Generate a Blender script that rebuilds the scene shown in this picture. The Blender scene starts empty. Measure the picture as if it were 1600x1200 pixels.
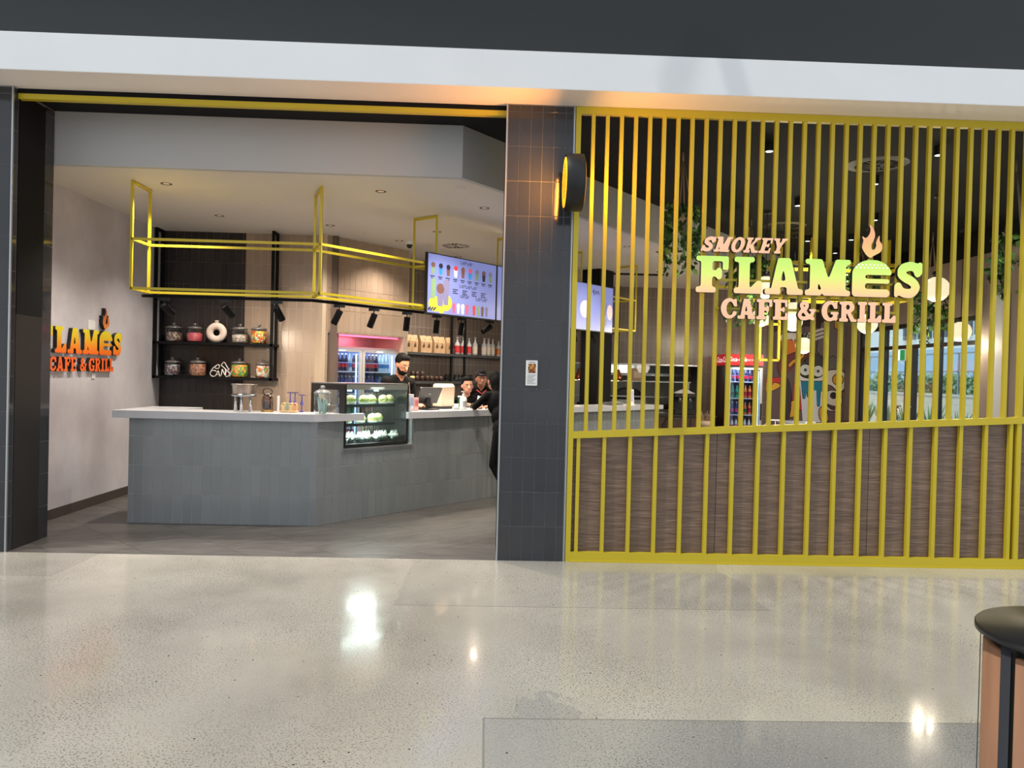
import bpy, bmesh, math, random
import numpy as np
from mathutils import Vector, Matrix
from mathutils.geometry import tessellate_polygon
random.seed(7)
R = math.radians
SC = bpy.context.scene
COL = SC.collection

# ------------------------------------------------------------------ camera
F_PX = 1200.0
ROLL, PITCH, YAW, CAM_H, CAM_D = .0247, -.011, .0318, 1.623, 6.714
cyw, syw, cpt, spt = math.cos(YAW), math.sin(YAW), math.cos(PITCH), math.sin(PITCH)
C_F = Vector((syw * cpt, cyw * cpt, spt))
_r = Vector((cyw, -syw, 0))
_u = _r.cross(C_F)
C_R = _r * math.cos(ROLL) + _u * math.sin(ROLL)
C_U = -_r * math.sin(ROLL) + _u * math.cos(ROLL)
C_O = Vector((0, -CAM_D, CAM_H))
cam = bpy.data.objects.new('camera', bpy.data.cameras.new('camera'))
COL.objects.link(cam)
cam.data.sensor_width = 36
cam.data.lens = 36 * F_PX / 1600
cam.data.clip_end = 300
m3 = Matrix((C_R, C_U, -C_F)).transposed()
cam.matrix_world = Matrix.Translation(C_O) @ m3.to_4x4()
SC.camera = cam

# ------------------------------------------------------------------ world, exposure
w = bpy.data.worlds.new('world')
SC.world = w
w.use_nodes = True
bg = w.node_tree.nodes['Background']
bg.inputs[0].default_value = (.87, .93, 1.0, 1)
bg.inputs[1].default_value = 1.06
SC.view_settings.view_transform = 'Standard'
SC.view_settings.look = 'None'
SC.view_settings.gamma = 1
SC.view_settings.use_curve_mapping = False
SC.view_settings.exposure = 0.0

def lamp(name, kind, loc, power, color=(1, 1, 1), size=.1, rot=(0, 0, 0), spot=None, blend=.5):
    d = bpy.data.lights.new(name, kind)
    d.energy = power
    d.color = color
    if kind == 'SUN':
        d.angle = size
    elif kind == 'AREA':
        d.size = size
    else:
        d.shadow_soft_size = size
    if kind == 'SPOT':
        d.spot_size = R(spot or 100)
        d.spot_blend = blend
    o = bpy.data.objects.new(name, d)
    COL.objects.link(o)
    o.location = loc
    o.rotation_euler = rot
    return o

sun_dir = Vector((.42, .22, -.88)).normalized()
sun = lamp('sun', 'SUN', (0, -12, 14), 1.9, (1, .97, .92), R(.8))
sun.rotation_euler = sun_dir.to_track_quat('-Z', 'Y').to_euler()

# ------------------------------------------------------------------ pixel helpers (1600 x 1200 frame)
def ray(x, y):
    return C_F + C_R * ((x - 800) / F_PX) + C_U * ((600 - y) / F_PX)

def at(x, y, X=None, Y=None, Z=None):
    d = ray(x, y)
    if X is not None:
        t = (X - C_O.x) / d.x
    elif Y is not None:
        t = (Y - C_O.y) / d.y
    else:
        t = (Z - C_O.z) / d.z
    return C_O + d * t

# the line of the angled counter: s along it, t towards the staff side
ANG = R(49)
P0 = Vector((-1.757, 1.34, 0))
UX = Vector((math.cos(ANG), math.sin(ANG), 0))
NX = Vector((-math.sin(ANG), math.cos(ANG), 0))
def A(s, t, z=0):
    return P0 + UX * s + NX * t + Vector((0, 0, z))

# ------------------------------------------------------------------ materials
def lin(c):
    c = c / 255.0
    return c / 12.92 if c <= .04045 else ((c + .055) / 1.055) ** 2.4

def rgb(c):
    return (lin(c[0]), lin(c[1]), lin(c[2]), 1)

MATS = {}
def mat(name, col, rough=.5, metal=0., spec=.5, emit=0., ecol=None, vary=0., vscale=3., vstretch=(1, 1, 1),
        bump=0., bscale=40., coat=0., col2=None):
    if name in MATS:
        return MATS[name]
    m = bpy.data.materials.new(name)
    m.use_nodes = True
    nt = m.node_tree
    p = nt.nodes['Principled BSDF']
    p.inputs['Base Color'].default_value = rgb(col)
    p.inputs['Roughness'].default_value = rough
    p.inputs['Metallic'].default_value = metal
    p.inputs['Specular IOR Level'].default_value = spec
    p.inputs['Coat Weight'].default_value = coat
    if emit:
        p.inputs['Emission Color'].default_value = rgb(ecol or col)
        p.inputs['Emission Strength'].default_value = emit
    if vary or col2 or bump:
        tc = nt.nodes.new('ShaderNodeTexCoord')
        mp = nt.nodes.new('ShaderNodeMapping')
        mp.inputs['Scale'].default_value = vstretch
        nt.links.new(tc.outputs['Object'], mp.inputs[0])
    if vary or col2:
        no = nt.nodes.new('ShaderNodeTexNoise')
        no.inputs['Scale'].default_value = vscale
        no.inputs['Detail'].default_value = 5
        nt.links.new(mp.outputs[0], no.inputs['Vector'])
        cr = nt.nodes.new('ShaderNodeValToRGB')
        a = rgb(col)
        b = rgb(col2) if col2 else tuple(x * (1 - vary) for x in a[:3]) + (1,)
        cr.color_ramp.elements[0].color = b
        cr.color_ramp.elements[0].position = .3
        cr.color_ramp.elements[1].color = a if col2 else tuple(min(1, x * (1 + vary)) for x in a[:3]) + (1,)
        cr.color_ramp.elements[1].position = .7
        nt.links.new(no.outputs[0], cr.inputs[0])
        nt.links.new(cr.outputs[0], p.inputs['Base Color'])
    if bump:
        nb = nt.nodes.new('ShaderNodeTexNoise')
        nb.inputs['Scale'].default_value = bscale
        nt.links.new(mp.outputs[0], nb.inputs['Vector'])
        bp = nt.nodes.new('ShaderNodeBump')
        bp.inputs['Strength'].default_value = bump
        bp.inputs['Distance'].default_value = .01
        nt.links.new(nb.outputs[0], bp.inputs['Height'])
        nt.links.new(bp.outputs[0], p.inputs['Normal'])
    MATS[name] = m
    return m

def glass(name, tint=(255, 255, 255), refl=.06, rough=.01):
    if name in MATS:
        return MATS[name]
    m = bpy.data.materials.new(name)
    m.use_nodes = True
    nt = m.node_tree
    nt.nodes.remove(nt.nodes['Principled BSDF'])
    out = nt.nodes['Material Output']
    tr = nt.nodes.new('ShaderNodeBsdfTransparent')
    tr.inputs[0].default_value = rgb(tint)
    gl = nt.nodes.new('ShaderNodeBsdfGlossy')
    gl.inputs['Roughness'].default_value = rough
    lw = nt.nodes.new('ShaderNodeLayerWeight')
    lw.inputs[0].default_value = .25
    ma = nt.nodes.new('ShaderNodeMath')
    ma.operation = 'MULTIPLY_ADD'
    ma.inputs[1].default_value = .5
    ma.inputs[2].default_value = refl
    nt.links.new(lw.outputs['Facing'], ma.inputs[0])
    mx = nt.nodes.new('ShaderNodeMixShader')
    nt.links.new(ma.outputs[0], mx.inputs[0])
    nt.links.new(tr.outputs[0], mx.inputs[1])
    nt.links.new(gl.outputs[0], mx.inputs[2])
    nt.links.new(mx.outputs[0], out.inputs[0])
    MATS[name] = m
    return m

def candy_mat(name, cols, scale=60.):
    """cells of several colours, for loose sweets in a jar"""
    m = bpy.data.materials.new(name)
    m.use_nodes = True
    nt = m.node_tree
    p = nt.nodes['Principled BSDF']
    tc = nt.nodes.new('ShaderNodeTexCoord')
    vo = nt.nodes.new('ShaderNodeTexVoronoi')
    vo.inputs['Scale'].default_value = scale
    nt.links.new(tc.outputs['Object'], vo.inputs['Vector'])
    se = nt.nodes.new('ShaderNodeSeparateColor')
    nt.links.new(vo.outputs['Color'], se.inputs[0])
    cr = nt.nodes.new('ShaderNodeValToRGB')
    cr.color_ramp.interpolation = 'CONSTANT'
    el = cr.color_ramp.elements
    while len(el) < len(cols):
        el.new(.5)
    for i, c in enumerate(cols):
        el[i].position = i / len(cols)
        el[i].color = rgb(c)
    nt.links.new(se.outputs[0], cr.inputs[0])
    nt.links.new(cr.outputs[0], p.inputs['Base Color'])
    p.inputs['Roughness'].default_value = .35
    bp = nt.nodes.new('ShaderNodeBump')
    bp.inputs['Strength'].default_value = .6
    bp.inputs['Distance'].default_value = .01
    bp.invert = True
    nt.links.new(vo.outputs['Distance'], bp.inputs['Height'])
    nt.links.new(bp.outputs[0], p.inputs['Normal'])
    MATS[name] = m
    return m

# ------------------------------------------------------------------ mesh builder
class B:
    def __init__(s):
        s.v = []; s.f = []; s.m = []; s.sm = []
    def add(s, vs, fs, m=0, smooth=False):
        o = len(s.v)
        s.v += [tuple(v) for v in vs]
        for f in fs:
            s.f.append([i + o for i in f]); s.m.append(m); s.sm.append(smooth)
        return s
    def box(s, x0, y0, z0, x1, y1, z1, m=0):
        if x0 > x1: x0, x1 = x1, x0
        if y0 > y1: y0, y1 = y1, y0
        if z0 > z1: z0, z1 = z1, z0
        vs = [(x, y, z) for z in (z0, z1) for y in (y0, y1) for x in (x0, x1)]
        return s.add(vs, [(0, 2, 3, 1), (4, 5, 7, 6), (0, 1, 5, 4), (2, 6, 7, 3), (0, 4, 6, 2), (1, 3, 7, 5)], m)
    def cbox(s, x0, y0, z0, x1, y1, z1, c=.004, m=0):
        """box with chamfered vertical and horizontal edges (24 vertices)"""
        vs = []; ix = {}
        for i, x in enumerate((x0, x1)):
            for j, y in enumerate((y0, y1)):
                for k, z in enumerate((z0, z1)):
                    dx, dy, dz = (c if i == 0 else -c), (c if j == 0 else -c), (c if k == 0 else -c)
                    for a, p in enumerate(((x, y + dy, z + dz), (x + dx, y, z + dz), (x + dx, y + dy, z))):
                        ix[i, j, k, a] = len(vs); vs.append(p)
        g = lambda *q: [ix[t] for t in q]
        fs = []
        for i in (0, 1):
            q = g((i, 0, 0, 0), (i, 1, 0, 0), (i, 1, 1, 0), (i, 0, 1, 0)); fs.append(q if i else q[::-1])
            q = g((0, i, 0, 1), (1, i, 0, 1), (1, i, 1, 1), (0, i, 1, 1)); fs.append(q[::-1] if i else q)
            q = g((0, 0, i, 2), (1, 0, i, 2), (1, 1, i, 2), (0, 1, i, 2)); fs.append(q if i else q[::-1])
        for i in (0, 1):
            for j in (0, 1):
                fs.append(g((i, j, 0, 0), (i, j, 0, 1), (i, j, 1, 1), (i, j, 1, 0)))
                fs.append(g((i, 0, j, 0), (i, 0, j, 2), (i, 1, j, 2), (i, 1, j, 0)))
                fs.append(g((0, i, j, 1), (0, i, j, 2), (1, i, j, 2), (1, i, j, 1)))
                for k in (0, 1):
                    fs.append(g((i, j, k, 0), (i, j, k, 1), (i, j, k, 2)))
        return s.add(vs, fs, m)
    def lathe(s, prof, c=(0, 0, 0), n=20, m=0, smooth=True, axis='z', a0=0., a1=2 * math.pi):
        """prof: list of (radius, height)"""
        full = abs(a1 - a0 - 2 * math.pi) < 1e-6
        k = n if full else n + 1
        vs = []
        for r, h in prof:
            for i in range(k):
                a = a0 + (a1 - a0) * i / n
                x, y = r * math.cos(a), r * math.sin(a)
                if axis == 'z': p = (x, y, h)
                elif axis == 'x': p = (h, x, y)
                else: p = (y, h, x)
                vs.append((c[0] + p[0], c[1] + p[1], c[2] + p[2]))
        fs = []
        for j in range(len(prof) - 1):
            for i in range(n):
                i2 = (i + 1) % k
                a, b, d, e = j * k + i, j * k + i2, (j + 1) * k + i2, (j + 1) * k + i
                if prof[j][0] < 1e-6: fs.append((a, d, e))
                elif prof[j + 1][0] < 1e-6: fs.append((a, b, e))
                else: fs.append((a, b, d, e))
        return s.add(vs, fs, m, smooth)
    def cyl(s, c, r, h, n=16, m=0, axis='z', smooth=True):
        s.lathe([(0, 0), (r, 0)], c, n, m, False, axis)
        s.lathe([(r, 0), (r, h)], c, n, m, smooth, axis)
        return s.lathe([(r, h), (0, h)], c, n, m, False, axis)
    def ball(s, c, r, n=14, m=0):
        r = (r, r, r) if not hasattr(r, '__len__') else r
        k = max(6, n // 2)
        vs = []; fs = []
        for j in range(k + 1):
            th = math.pi * j / k
            for i in range(n):
                a = 2 * math.pi * i / n
                vs.append((c[0] + r[0] * math.sin(th) * math.cos(a), c[1] + r[1] * math.sin(th) * math.sin(a), c[2] - r[2] * math.cos(th)))
        for j in range(k):
            for i in range(n):
                a, b, d, e = j * n + i, j * n + (i + 1) % n, (j + 1) * n + (i + 1) % n, (j + 1) * n + i
                if j == 0: fs.append((a, d, e))
                elif j == k - 1: fs.append((a, b, e))
                else: fs.append((a, b, d, e))
        return s.add(vs, fs, m, True)
    def tube(s, pts, r, n=6, m=0, smooth=True, closed=False):
        pts = [Vector(p) for p in pts]
        L = len(pts)
        vs = []; fs = []
        up = Vector((0, 0, 1))
        for i, p in enumerate(pts):
            if closed:
                d = pts[(i + 1) % L] - pts[i - 1]
            else:
                d = pts[min(i + 1, L - 1)] - pts[max(i - 1, 0)]
            d = d.normalized() if d.length > 1e-9 else Vector((0, 0, 1))
            ref = up if abs(d.dot(up)) < .95 else Vector((1, 0, 0))
            a = d.cross(ref).normalized(); b = a.cross(d).normalized()
            rr = r[i] if hasattr(r, '__len__') else r
            for k in range(n):
                t = 2 * math.pi * k / n
                vs.append(p + a * (rr * math.cos(t)) + b * (rr * math.sin(t)))
        for i in range(L if closed else L - 1):
            j = (i + 1) % L
            for k in range(n):
                k2 = (k + 1) % n
                fs.append((i * n + k, j * n + k, j * n + k2, i * n + k2))
        if not closed:
            fs.append(tuple(range(n))); fs.append(tuple((L - 1) * n + k for k in range(n))[::-1])
        return s.add(vs, fs, m, smooth)
    def bar(s, p, q, w, h=None, m=0, roll=0.):
        """square bar from p to q"""
        h = h or w
        p = Vector(p); q = Vector(q); d = (q - p).normalized()
        ref = Vector((0, 0, 1)) if abs(d.z) < .95 else Vector((0, 1, 0))
        a = d.cross(ref).normalized(); b = a.cross(d).normalized()
        if roll:
            a, b = a * math.cos(roll) + b * math.sin(roll), b * math.cos(roll) - a * math.sin(roll)
        vs = []
        for e in (p, q):
            for i, j in ((-1, -1), (1, -1), (1, 1), (-1, 1)):
                vs.append(e + a * (i * w / 2) + b * (j * h / 2))
        return s.add(vs, [(3, 2, 1, 0), (4, 5, 6, 7), (0, 1, 5, 4), (1, 2, 6, 5), (2, 3, 7, 6), (3, 0, 4, 7)], m)
    def prism(s, polys, y0, y1, m=0, mside=None, M=None):
        """polygons (outer and holes) in the local xz plane, thickness from y0 (front) to y1"""
        if polys and not hasattr(polys[0][0], '__len__'):
            polys = [polys]
        flat = [p for q in polys for p in q]
        tris = tessellate_polygon([[Vector((p[0], p[1], 0)) for p in q] for q in polys])
        k = len(flat)
        T = (lambda v: tuple(M @ Vector(v))) if M is not None else (lambda v: v)
        vs = [T((p[0], y0, p[1])) for p in flat] + [T((p[0], y1, p[1])) for p in flat]
        ft = []
        for t in tris:
            a, b, c = (flat[i] for i in t)
            cr = (b[0] - a[0]) * (c[1] - a[1]) - (b[1] - a[1]) * (c[0] - a[0])
            ft.append(t if cr > 0 else t[::-1])
        s.add(vs, ft, m)
        o = len(s.v) - 2 * k
        for t in ft:
            s.f.append([o + k + i for i in t[::-1]]); s.m.append(m if mside is None else mside); s.sm.append(False)
        b0 = 0
        for q in polys:
            n = len(q)
            ar = sum(q[i][0] * q[(i + 1) % n][1] - q[(i + 1) % n][0] * q[i][1] for i in range(n))
            outer = q is polys[0] or True
            for i in range(n):
                j = (i + 1) % n
                s.f.append([o + b0 + i, o + k + b0 + i, o + k + b0 + j, o + b0 + j])
                s.m.append(m if mside is None else mside); s.sm.append(False)
            b0 += n
        return s
    def xf(s, M, start=0):
        s.v[start:] = [tuple(M @ Vector(v)) for v in s.v[start:]]
        return s
    def mesh(s, name, mats):
        me = bpy.data.meshes.new(name)
        me.from_pydata(s.v, [], s.f)
        for mm in (mats if isinstance(mats, (list, tuple)) else [mats]):
            me.materials.append(mm)
        me.polygons.foreach_set('material_index', s.m)
        me.polygons.foreach_set('use_smooth', s.sm)
        me.update()
        return me
    def obj(s, name, mats, parent=None, loc=(0, 0, 0), rotz=0., fix=False):
        me = s.mesh(name, mats)
        if fix:
            bm = bmesh.new(); bm.from_mesh(me)
            bmesh.ops.recalc_face_normals(bm, faces=bm.faces)
            bm.to_mesh(me); bm.free()
        return put(name, me, parent, loc, rotz)

def put(name, me, parent=None, loc=(0, 0, 0), rotz=0., rot=None):
    o = bpy.data.objects.new(name, me)
    COL.objects.link(o)
    o.parent = parent
    o.location = loc
    o.rotation_euler = rot if rot is not None else (0, 0, rotz)
    return o

def tag(o, label, cat, group=None):
    o['label'] = label; o['category'] = cat
    if group: o['group'] = group
    return o

def thing(name, label, cat, loc=(0, 0, 0), rotz=0., group=None):
    o = bpy.data.objects.new(name, None)
    COL.objects.link(o)
    o.empty_display_size = .1
    o.location = loc; o.rotation_euler = (0, 0, rotz)
    return tag(o, label, cat, group)

def struct(o):
    o['kind'] = 'structure'
    return o

def stuff(o):
    o['kind'] = 'stuff'
    return o

def dup(o, parent=None, loc=None, rotz=None, label=None, group=None):
    c = o.copy()
    COL.objects.link(c)
    c.parent = parent
    if loc is not None: c.location = loc
    if rotz is not None: c.rotation_euler = (0, 0, rotz)
    if label: c['label'] = label
    if group: c['group'] = group
    for ch in list(o.children):
        dup(ch, c)
    return c

# ------------------------------------------------------------------ drawn outlines: shapes on a grid, corners softened
def catmull(pts, n=8, closed=False):
    P = [np.array(p, float) for p in pts]
    L = len(P); out = []
    for i in range(L if closed else L - 1):
        if closed:
            a, b, c, d = P[i - 1], P[i], P[(i + 1) % L], P[(i + 2) % L]
        else:
            a, b, c, d = P[max(i - 1, 0)], P[i], P[i + 1], P[min(i + 2, L - 1)]
        for k in range(n):
            t = k / n
            out.append(.5 * ((2 * b) + (-a + c) * t + (2 * a - 5 * b + 4 * c - d) * t * t + (-a + 3 * b - 3 * c + d) * t ** 3))
    if not closed: out.append(P[-1])
    return [tuple(p) for p in out]

def inpoly(X, Y, poly):
    r = np.zeros(X.shape, bool)
    n = len(poly)
    for i in range(n):
        x0, y0 = poly[i]; x1, y1 = poly[(i + 1) % n]
        if y0 == y1: continue
        c = ((y0 > Y) != (y1 > Y)) & (X < (x1 - x0) * (Y - y0) / (y1 - y0) + x0)
        r ^= c
    return r

def outline(prims, res=64, soft=2, pad=.12):
    """prims: (sign, kind, ...) in a unit-high box -> list of closed loops"""
    xs = []
    for p in prims:
        if p[1] == 'r': xs += [p[2], p[4]]
        elif p[1] == 'e': xs += [p[2] - p[4], p[2] + p[4]]
        elif p[1] == 'p': xs += [q[0] for q in p[2]]
        elif p[1] == 's': xs += [q[0] - p[3] for q in p[2]] + [q[0] + p[3] for q in p[2]]
    x0, x1 = min(xs) - pad, max(xs) + pad
    h = 1. / res
    gx = np.arange(x0, x1 + h, h); gy = np.arange(-pad, 1 + pad + .3, h)
    X, Y = np.meshgrid(gx, gy)
    X = X + 1e-5; Y = Y + 1.3e-5
    I = np.zeros(X.shape, bool)
    for p in prims:
        if p[1] == 'r': k = (X > p[2]) & (X < p[4]) & (Y > p[3]) & (Y < p[5])
        elif p[1] == 'e': k = ((X - p[2]) / p[4]) ** 2 + ((Y - p[3]) / p[5]) ** 2 < 1
        elif p[1] == 'p': k = inpoly(X, Y, p[2])
        else:
            k = np.zeros(X.shape, bool)
            q = p[2]
            for (ax, ay), (bx, by) in zip(q[:-1], q[1:]):
                dx, dy = bx - ax, by - ay
                L2 = dx * dx + dy * dy + 1e-12
                t = np.clip(((X - ax) * dx + (Y - ay) * dy) / L2, 0, 1)
                k |= (X - ax - t * dx) ** 2 + (Y - ay - t * dy) ** 2 < (p[3] / 2) ** 2
        I = (I | k) if p[0] == '+' else (I & ~k)
    V = I.astype(float)
    for _ in range(soft):
        W = np.pad(V, 1, mode='edge')
        V = (W[:-2, 1:-1] + W[2:, 1:-1] + W[1:-1, :-2] + W[1:-1, 2:] + 2 * W[1:-1, 1:-1]) / 6
        W = np.pad(V, 1, mode='edge')
        V = (W[:-2, :-2] + W[2:, :-2] + W[:-2, 2:] + W[2:, 2:] + 2 * W[1:-1, 1:-1]) / 6
    V = V - .5 + 1e-6
    S = V > 0
    ny, nxx = V.shape
    nxt = {}
    def hx(j, i):
        a, b = V[j, i], V[j, i + 1]; return (gx[i] + h * a / (a - b), gy[j])
    def vy(j, i):
        a, b = V[j, i], V[j + 1, i]; return (gx[i], gy[j] + h * a / (a - b))
    cells = np.argwhere((S[:-1, :-1].astype(int) + S[1:, :-1] + S[:-1, 1:] + S[1:, 1:]) % 4 != 0)
    for j, i in cells:
        c = int(S[j, i]) | int(S[j, i + 1]) << 1 | int(S[j + 1, i + 1]) << 2 | int(S[j + 1, i]) << 3
        b_, r_, t_, l_ = ('h', j, i), ('v', j, i + 1), ('h', j + 1, i), ('v', j, i)
        for a, e in {1: [(b_, l_)], 2: [(r_, b_)], 3: [(r_, l_)], 4: [(t_, r_)], 5: [(b_, r_), (t_, l_)], 6: [(t_, b_)], 7: [(t_, l_)],
                     8: [(l_, t_)], 9: [(b_, t_)], 10: [(r_, t_), (l_, b_)], 11: [(r_, t_)], 12: [(l_, r_)], 13: [(b_, r_)], 14: [(l_, b_)]}[c]:
            nxt[a] = e
    loops = []
    while nxt:
        k0 = next(iter(nxt)); k = k0; lp = []
        while k in nxt:
            lp.append(hx(k[1], k[2]) if k[0] == 'h' else vy(k[1], k[2]))
            k = nxt.pop(k)
        if len(lp) < 8: continue
        out = []
        n = len(lp)
        last = None
        for q in range(n):
            p = lp[q]
            if last is None or True:
                a = lp[q - 1]; b = lp[(q + 1) % n]
                cr = abs((p[0] - a[0]) * (b[1] - a[1]) - (p[1] - a[1]) * (b[0] - a[0]))
                if cr > 1.2e-5 or q % 6 == 0: out.append(p)
        if len(out) >= 4: loops.append([(float(x), float(y)) for x, y in out])
    loops.sort(key=lambda q: -abs(sum(q[i][0] * q[(i + 1) % len(q)][1] - q[(i + 1) % len(q)][0] * q[i][1] for i in range(len(q)))))
    return loops

def text_mesh(body, size, mats, name='lettering', shear=0., bold=0., ext=.001):
    c = bpy.data.curves.new(name, 'FONT')
    c.body = body; c.size = size; c.shear = shear; c.offset = bold; c.extrude = ext
    c.align_x = 'CENTER'; c.align_y = 'CENTER'; c.resolution_u = 3
    o = bpy.data.objects.new(name, c)
    COL.objects.link(o)
    me = bpy.data.meshes.new_from_object(o.evaluated_get(bpy.context.evaluated_depsgraph_get()))
    bpy.data.objects.remove(o)
    bpy.data.curves.remove(c)
    me.name = name
    me.materials.clear()
    me.materials.append(mats)
    return me

# ------------------------------------------------------------------ surface materials
class NT:
    def __init__(s, name):
        s.m = bpy.data.materials.new(name); s.m.use_nodes = True
        s.nt = s.m.node_tree; s.p = s.nt.nodes['Principled BSDF']
        s.tc = s.nt.nodes.new('ShaderNodeTexCoord').outputs['Object']
        MATS[name] = s.m
    def n(s, typ, _o=0, **kw):
        nd = s.nt.nodes.new('ShaderNode' + typ)
        for k, v in kw.items():
            if k.startswith('_'):
                setattr(nd, k[1:], v); continue
            i = nd.inputs[int(k[1:])] if k[0] == 'i' and k[1:].isdigit() else nd.inputs[k]
            if isinstance(v, bpy.types.NodeSocket): s.nt.links.new(v, i)
            else: i.default_value = v
        return nd.outputs[_o]
    def mapv(s, scale=(1, 1, 1), loc=(0, 0, 0), rot=(0, 0, 0)):
        return s.n('Mapping', Vector=s.tc, Scale=scale, Location=loc, Rotation=rot)
    def noise(s, scale, detail=4, vec=None, rough=.5):
        return s.n('TexNoise', Vector=vec or s.tc, Scale=scale, Detail=detail, Roughness=rough)
    def math(s, op, a, b=0., c=0.):
        return s.n('Math', _operation=op, i0=a, i1=b, i2=c)
    def ramp(s, f, *stops, const=False):
        nd = s.nt.nodes.new('ShaderNodeValToRGB')
        if const: nd.color_ramp.interpolation = 'CONSTANT'
        el = nd.color_ramp.elements
        while len(el) < len(stops): el.new(.5)
        for e, (p, c) in zip(el, stops):
            e.position = p; e.color = c if len(c) == 4 else rgb(c)
        s.nt.links.new(f, nd.inputs[0])
        return nd.outputs[0]
    def mix(s, f, a, b, mode='MIX'):
        nd = s.nt.nodes.new('ShaderNodeMix'); nd.data_type = 'RGBA'; nd.blend_type = mode
        for i, v in ((0, f), (6, a), (7, b)):
            if isinstance(v, bpy.types.NodeSocket): s.nt.links.new(v, nd.inputs[i])
            elif i == 0: nd.inputs[0].default_value = v
            else: nd.inputs[i].default_value = v if len(v) == 4 else rgb(v)
        return nd.outputs[2]
    def set(s, **kw):
        for k, v in kw.items():
            k = k.replace('_', ' ')
            if isinstance(v, bpy.types.NodeSocket): s.nt.links.new(v, s.p.inputs[k])
            else: s.p.inputs[k].default_value = v
    def bump(s, h, strength=.2, dist=.01):
        nd = s.nt.nodes.new('ShaderNodeBump')
        nd.inputs['Strength'].default_value = strength; nd.inputs['Distance'].default_value = dist
        s.nt.links.new(h, nd.inputs['Height']); s.nt.links.new(nd.outputs[0], s.p.inputs['Normal'])

# polished concrete with exposed aggregate, old pours and a patch
k = NT('polished_concrete')
sp = k.nt.nodes.new('ShaderNodeSeparateXYZ')
wob = k.noise(1.3, 6, rough=.65)
dv = k.n('VectorMath', _operation='MULTIPLY_ADD', i0=k.n('TexNoise', 1, Vector=k.tc, Scale=1.6, Detail=6), i1=(.30, .30, 0), i2=k.tc)
dv = k.n('VectorMath', _operation='ADD', i0=dv, i1=(-.15, -.15, 0))
k.nt.links.new(k.tc, sp.inputs[0])
x, y = sp.outputs[0], sp.outputs[1]
sd = k.nt.nodes.new('ShaderNodeSeparateXYZ'); k.nt.links.new(dv, sd.inputs[0])
xd, yd = sd.outputs[0], sd.outputs[1]
base = k.ramp(k.noise(.8, 6), (.36, (154, 150, 140)), (.5, (173, 169, 159)), (.64, (190, 186, 174)))
def step(e, v, up=True):        # 1 where v > e
    return k.math('GREATER_THAN' if up else 'LESS_THAN', v, e)
def both(*a):
    r = a[0]
    for q in a[1:]: r = k.math('MULTIPLY', r, q)
    return r
dv2 = k.n('VectorMath', _operation='MULTIPLY_ADD', i0=k.n('TexNoise', 1, Vector=k.tc, Scale=9., Detail=4), i1=(.45, .45, 0), i2=k.tc)
dv2 = k.n('VectorMath', _operation='ADD', i0=dv2, i1=(-.225, -.225, 0))
near = both(step(.02, x), step(-3.10, y, False))
blot = k.n('Math', _operation='LESS_THAN', i0=k.n('VectorMath', 1, _operation='DISTANCE', i0=dv2, i1=(.33, -3.04, 0)), i1=.17)
grey = k.math('MAXIMUM', near, both(blot, step(0, x)))
col = k.mix(k.math('MULTIPLY', grey, .85), base, (132, 133, 136))
pour2 = both(step(-.62, xd), step(2.05, xd, False), step(-1.34, y))
col = k.mix(k.math('MULTIPLY', pour2, .35), col, (134, 133, 130))
pour3 = both(step(-3.3, k.math('ADD', x, k.math('MULTIPLY', y, -.0)), False), step(-.75, y))
col = k.mix(k.math('MULTIPLY', pour3, .35), col, (130, 128, 120))
blob = k.ramp(k.noise(.45, 5, vec=k.mapv((1, .55, 1), (3, 1, 0))), (.42, (0, 0, 0)), (.58, (255, 255, 255)))
col = k.mix(k.math('MULTIPLY', blob, .5), col, (198, 193, 180))
agg = k.ramp(k.noise(105, 2, rough=.4), (.57, (0, 0, 0)), (.63, (255, 255, 255)))
aggm = k.ramp(k.noise(1.1, 4, vec=k.mapv((1, .7, 1), (7, 2, 0))), (.36, (110, 110, 110)), (.6, (255, 255, 255)))
col = k.mix(both(agg, k.math('MULTIPLY', aggm, .9)), col, (92, 89, 81))
lgt = k.ramp(k.noise(130, 2, vec=k.mapv((1, 1, 1), (4, 9, 0)), rough=.4), (.62, (0, 0, 0)), (.68, (255, 255, 255)))
col = k.mix(k.math('MULTIPLY', lgt, .6), col, (214, 210, 196))
vo = k.n('TexVoronoi', 0, Vector=k.tc, Scale=16., Randomness=1.)
pit = k.math('LESS_THAN', vo, .085)
vo2 = k.noise(6, 2, vec=k.mapv((1, 1, 1), (1, 5, 0)))
col = k.mix(both(pit, k.math('GREATER_THAN', vo2, .56)), col, (52, 50, 47))
seam = k.math('MAXIMUM', both(k.math('LESS_THAN', k.math('ABSOLUTE', k.math('ADD', y, 3.10)), .006), step(.02, x)),
              both(k.math('LESS_THAN', k.math('ABSOLUTE', k.math('SUBTRACT', x, .02)), .005), step(-3.10, y, False)))
seam = k.math('MAXIMUM', seam, both(k.math('LESS_THAN', k.math('ABSOLUTE', k.math('ADD', y, 1.34)), .006), step(-.62, x), step(2.05, x, False)))
col = k.mix(k.math('MULTIPLY', seam, .45), col, (96, 94, 88))
crk = k.n('TexVoronoi', 0, _feature='DISTANCE_TO_EDGE', Vector=k.tc, Scale=9.)
crkm = k.n('Math', _operation='LESS_THAN', i0=k.n('VectorMath', 1, _operation='DISTANCE', i0=dv, i1=(-.85, -3.25, 0)), i1=.45)
col = k.mix(both(k.math('LESS_THAN', crk, .03), crkm, k.math('ADD', .0, .10)), col, (130, 125, 115))
k.set(Base_Color=col, Roughness=k.ramp(k.noise(2.2, 5), (.3, (90, 90, 90)), (.7, (128, 128, 128))), Specular_IOR_Level=.36, Coat_Weight=.21, Coat_Roughness=.05)
k.bump(k.noise(60, 3), .02, .003)
M_CONC = k.m

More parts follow.
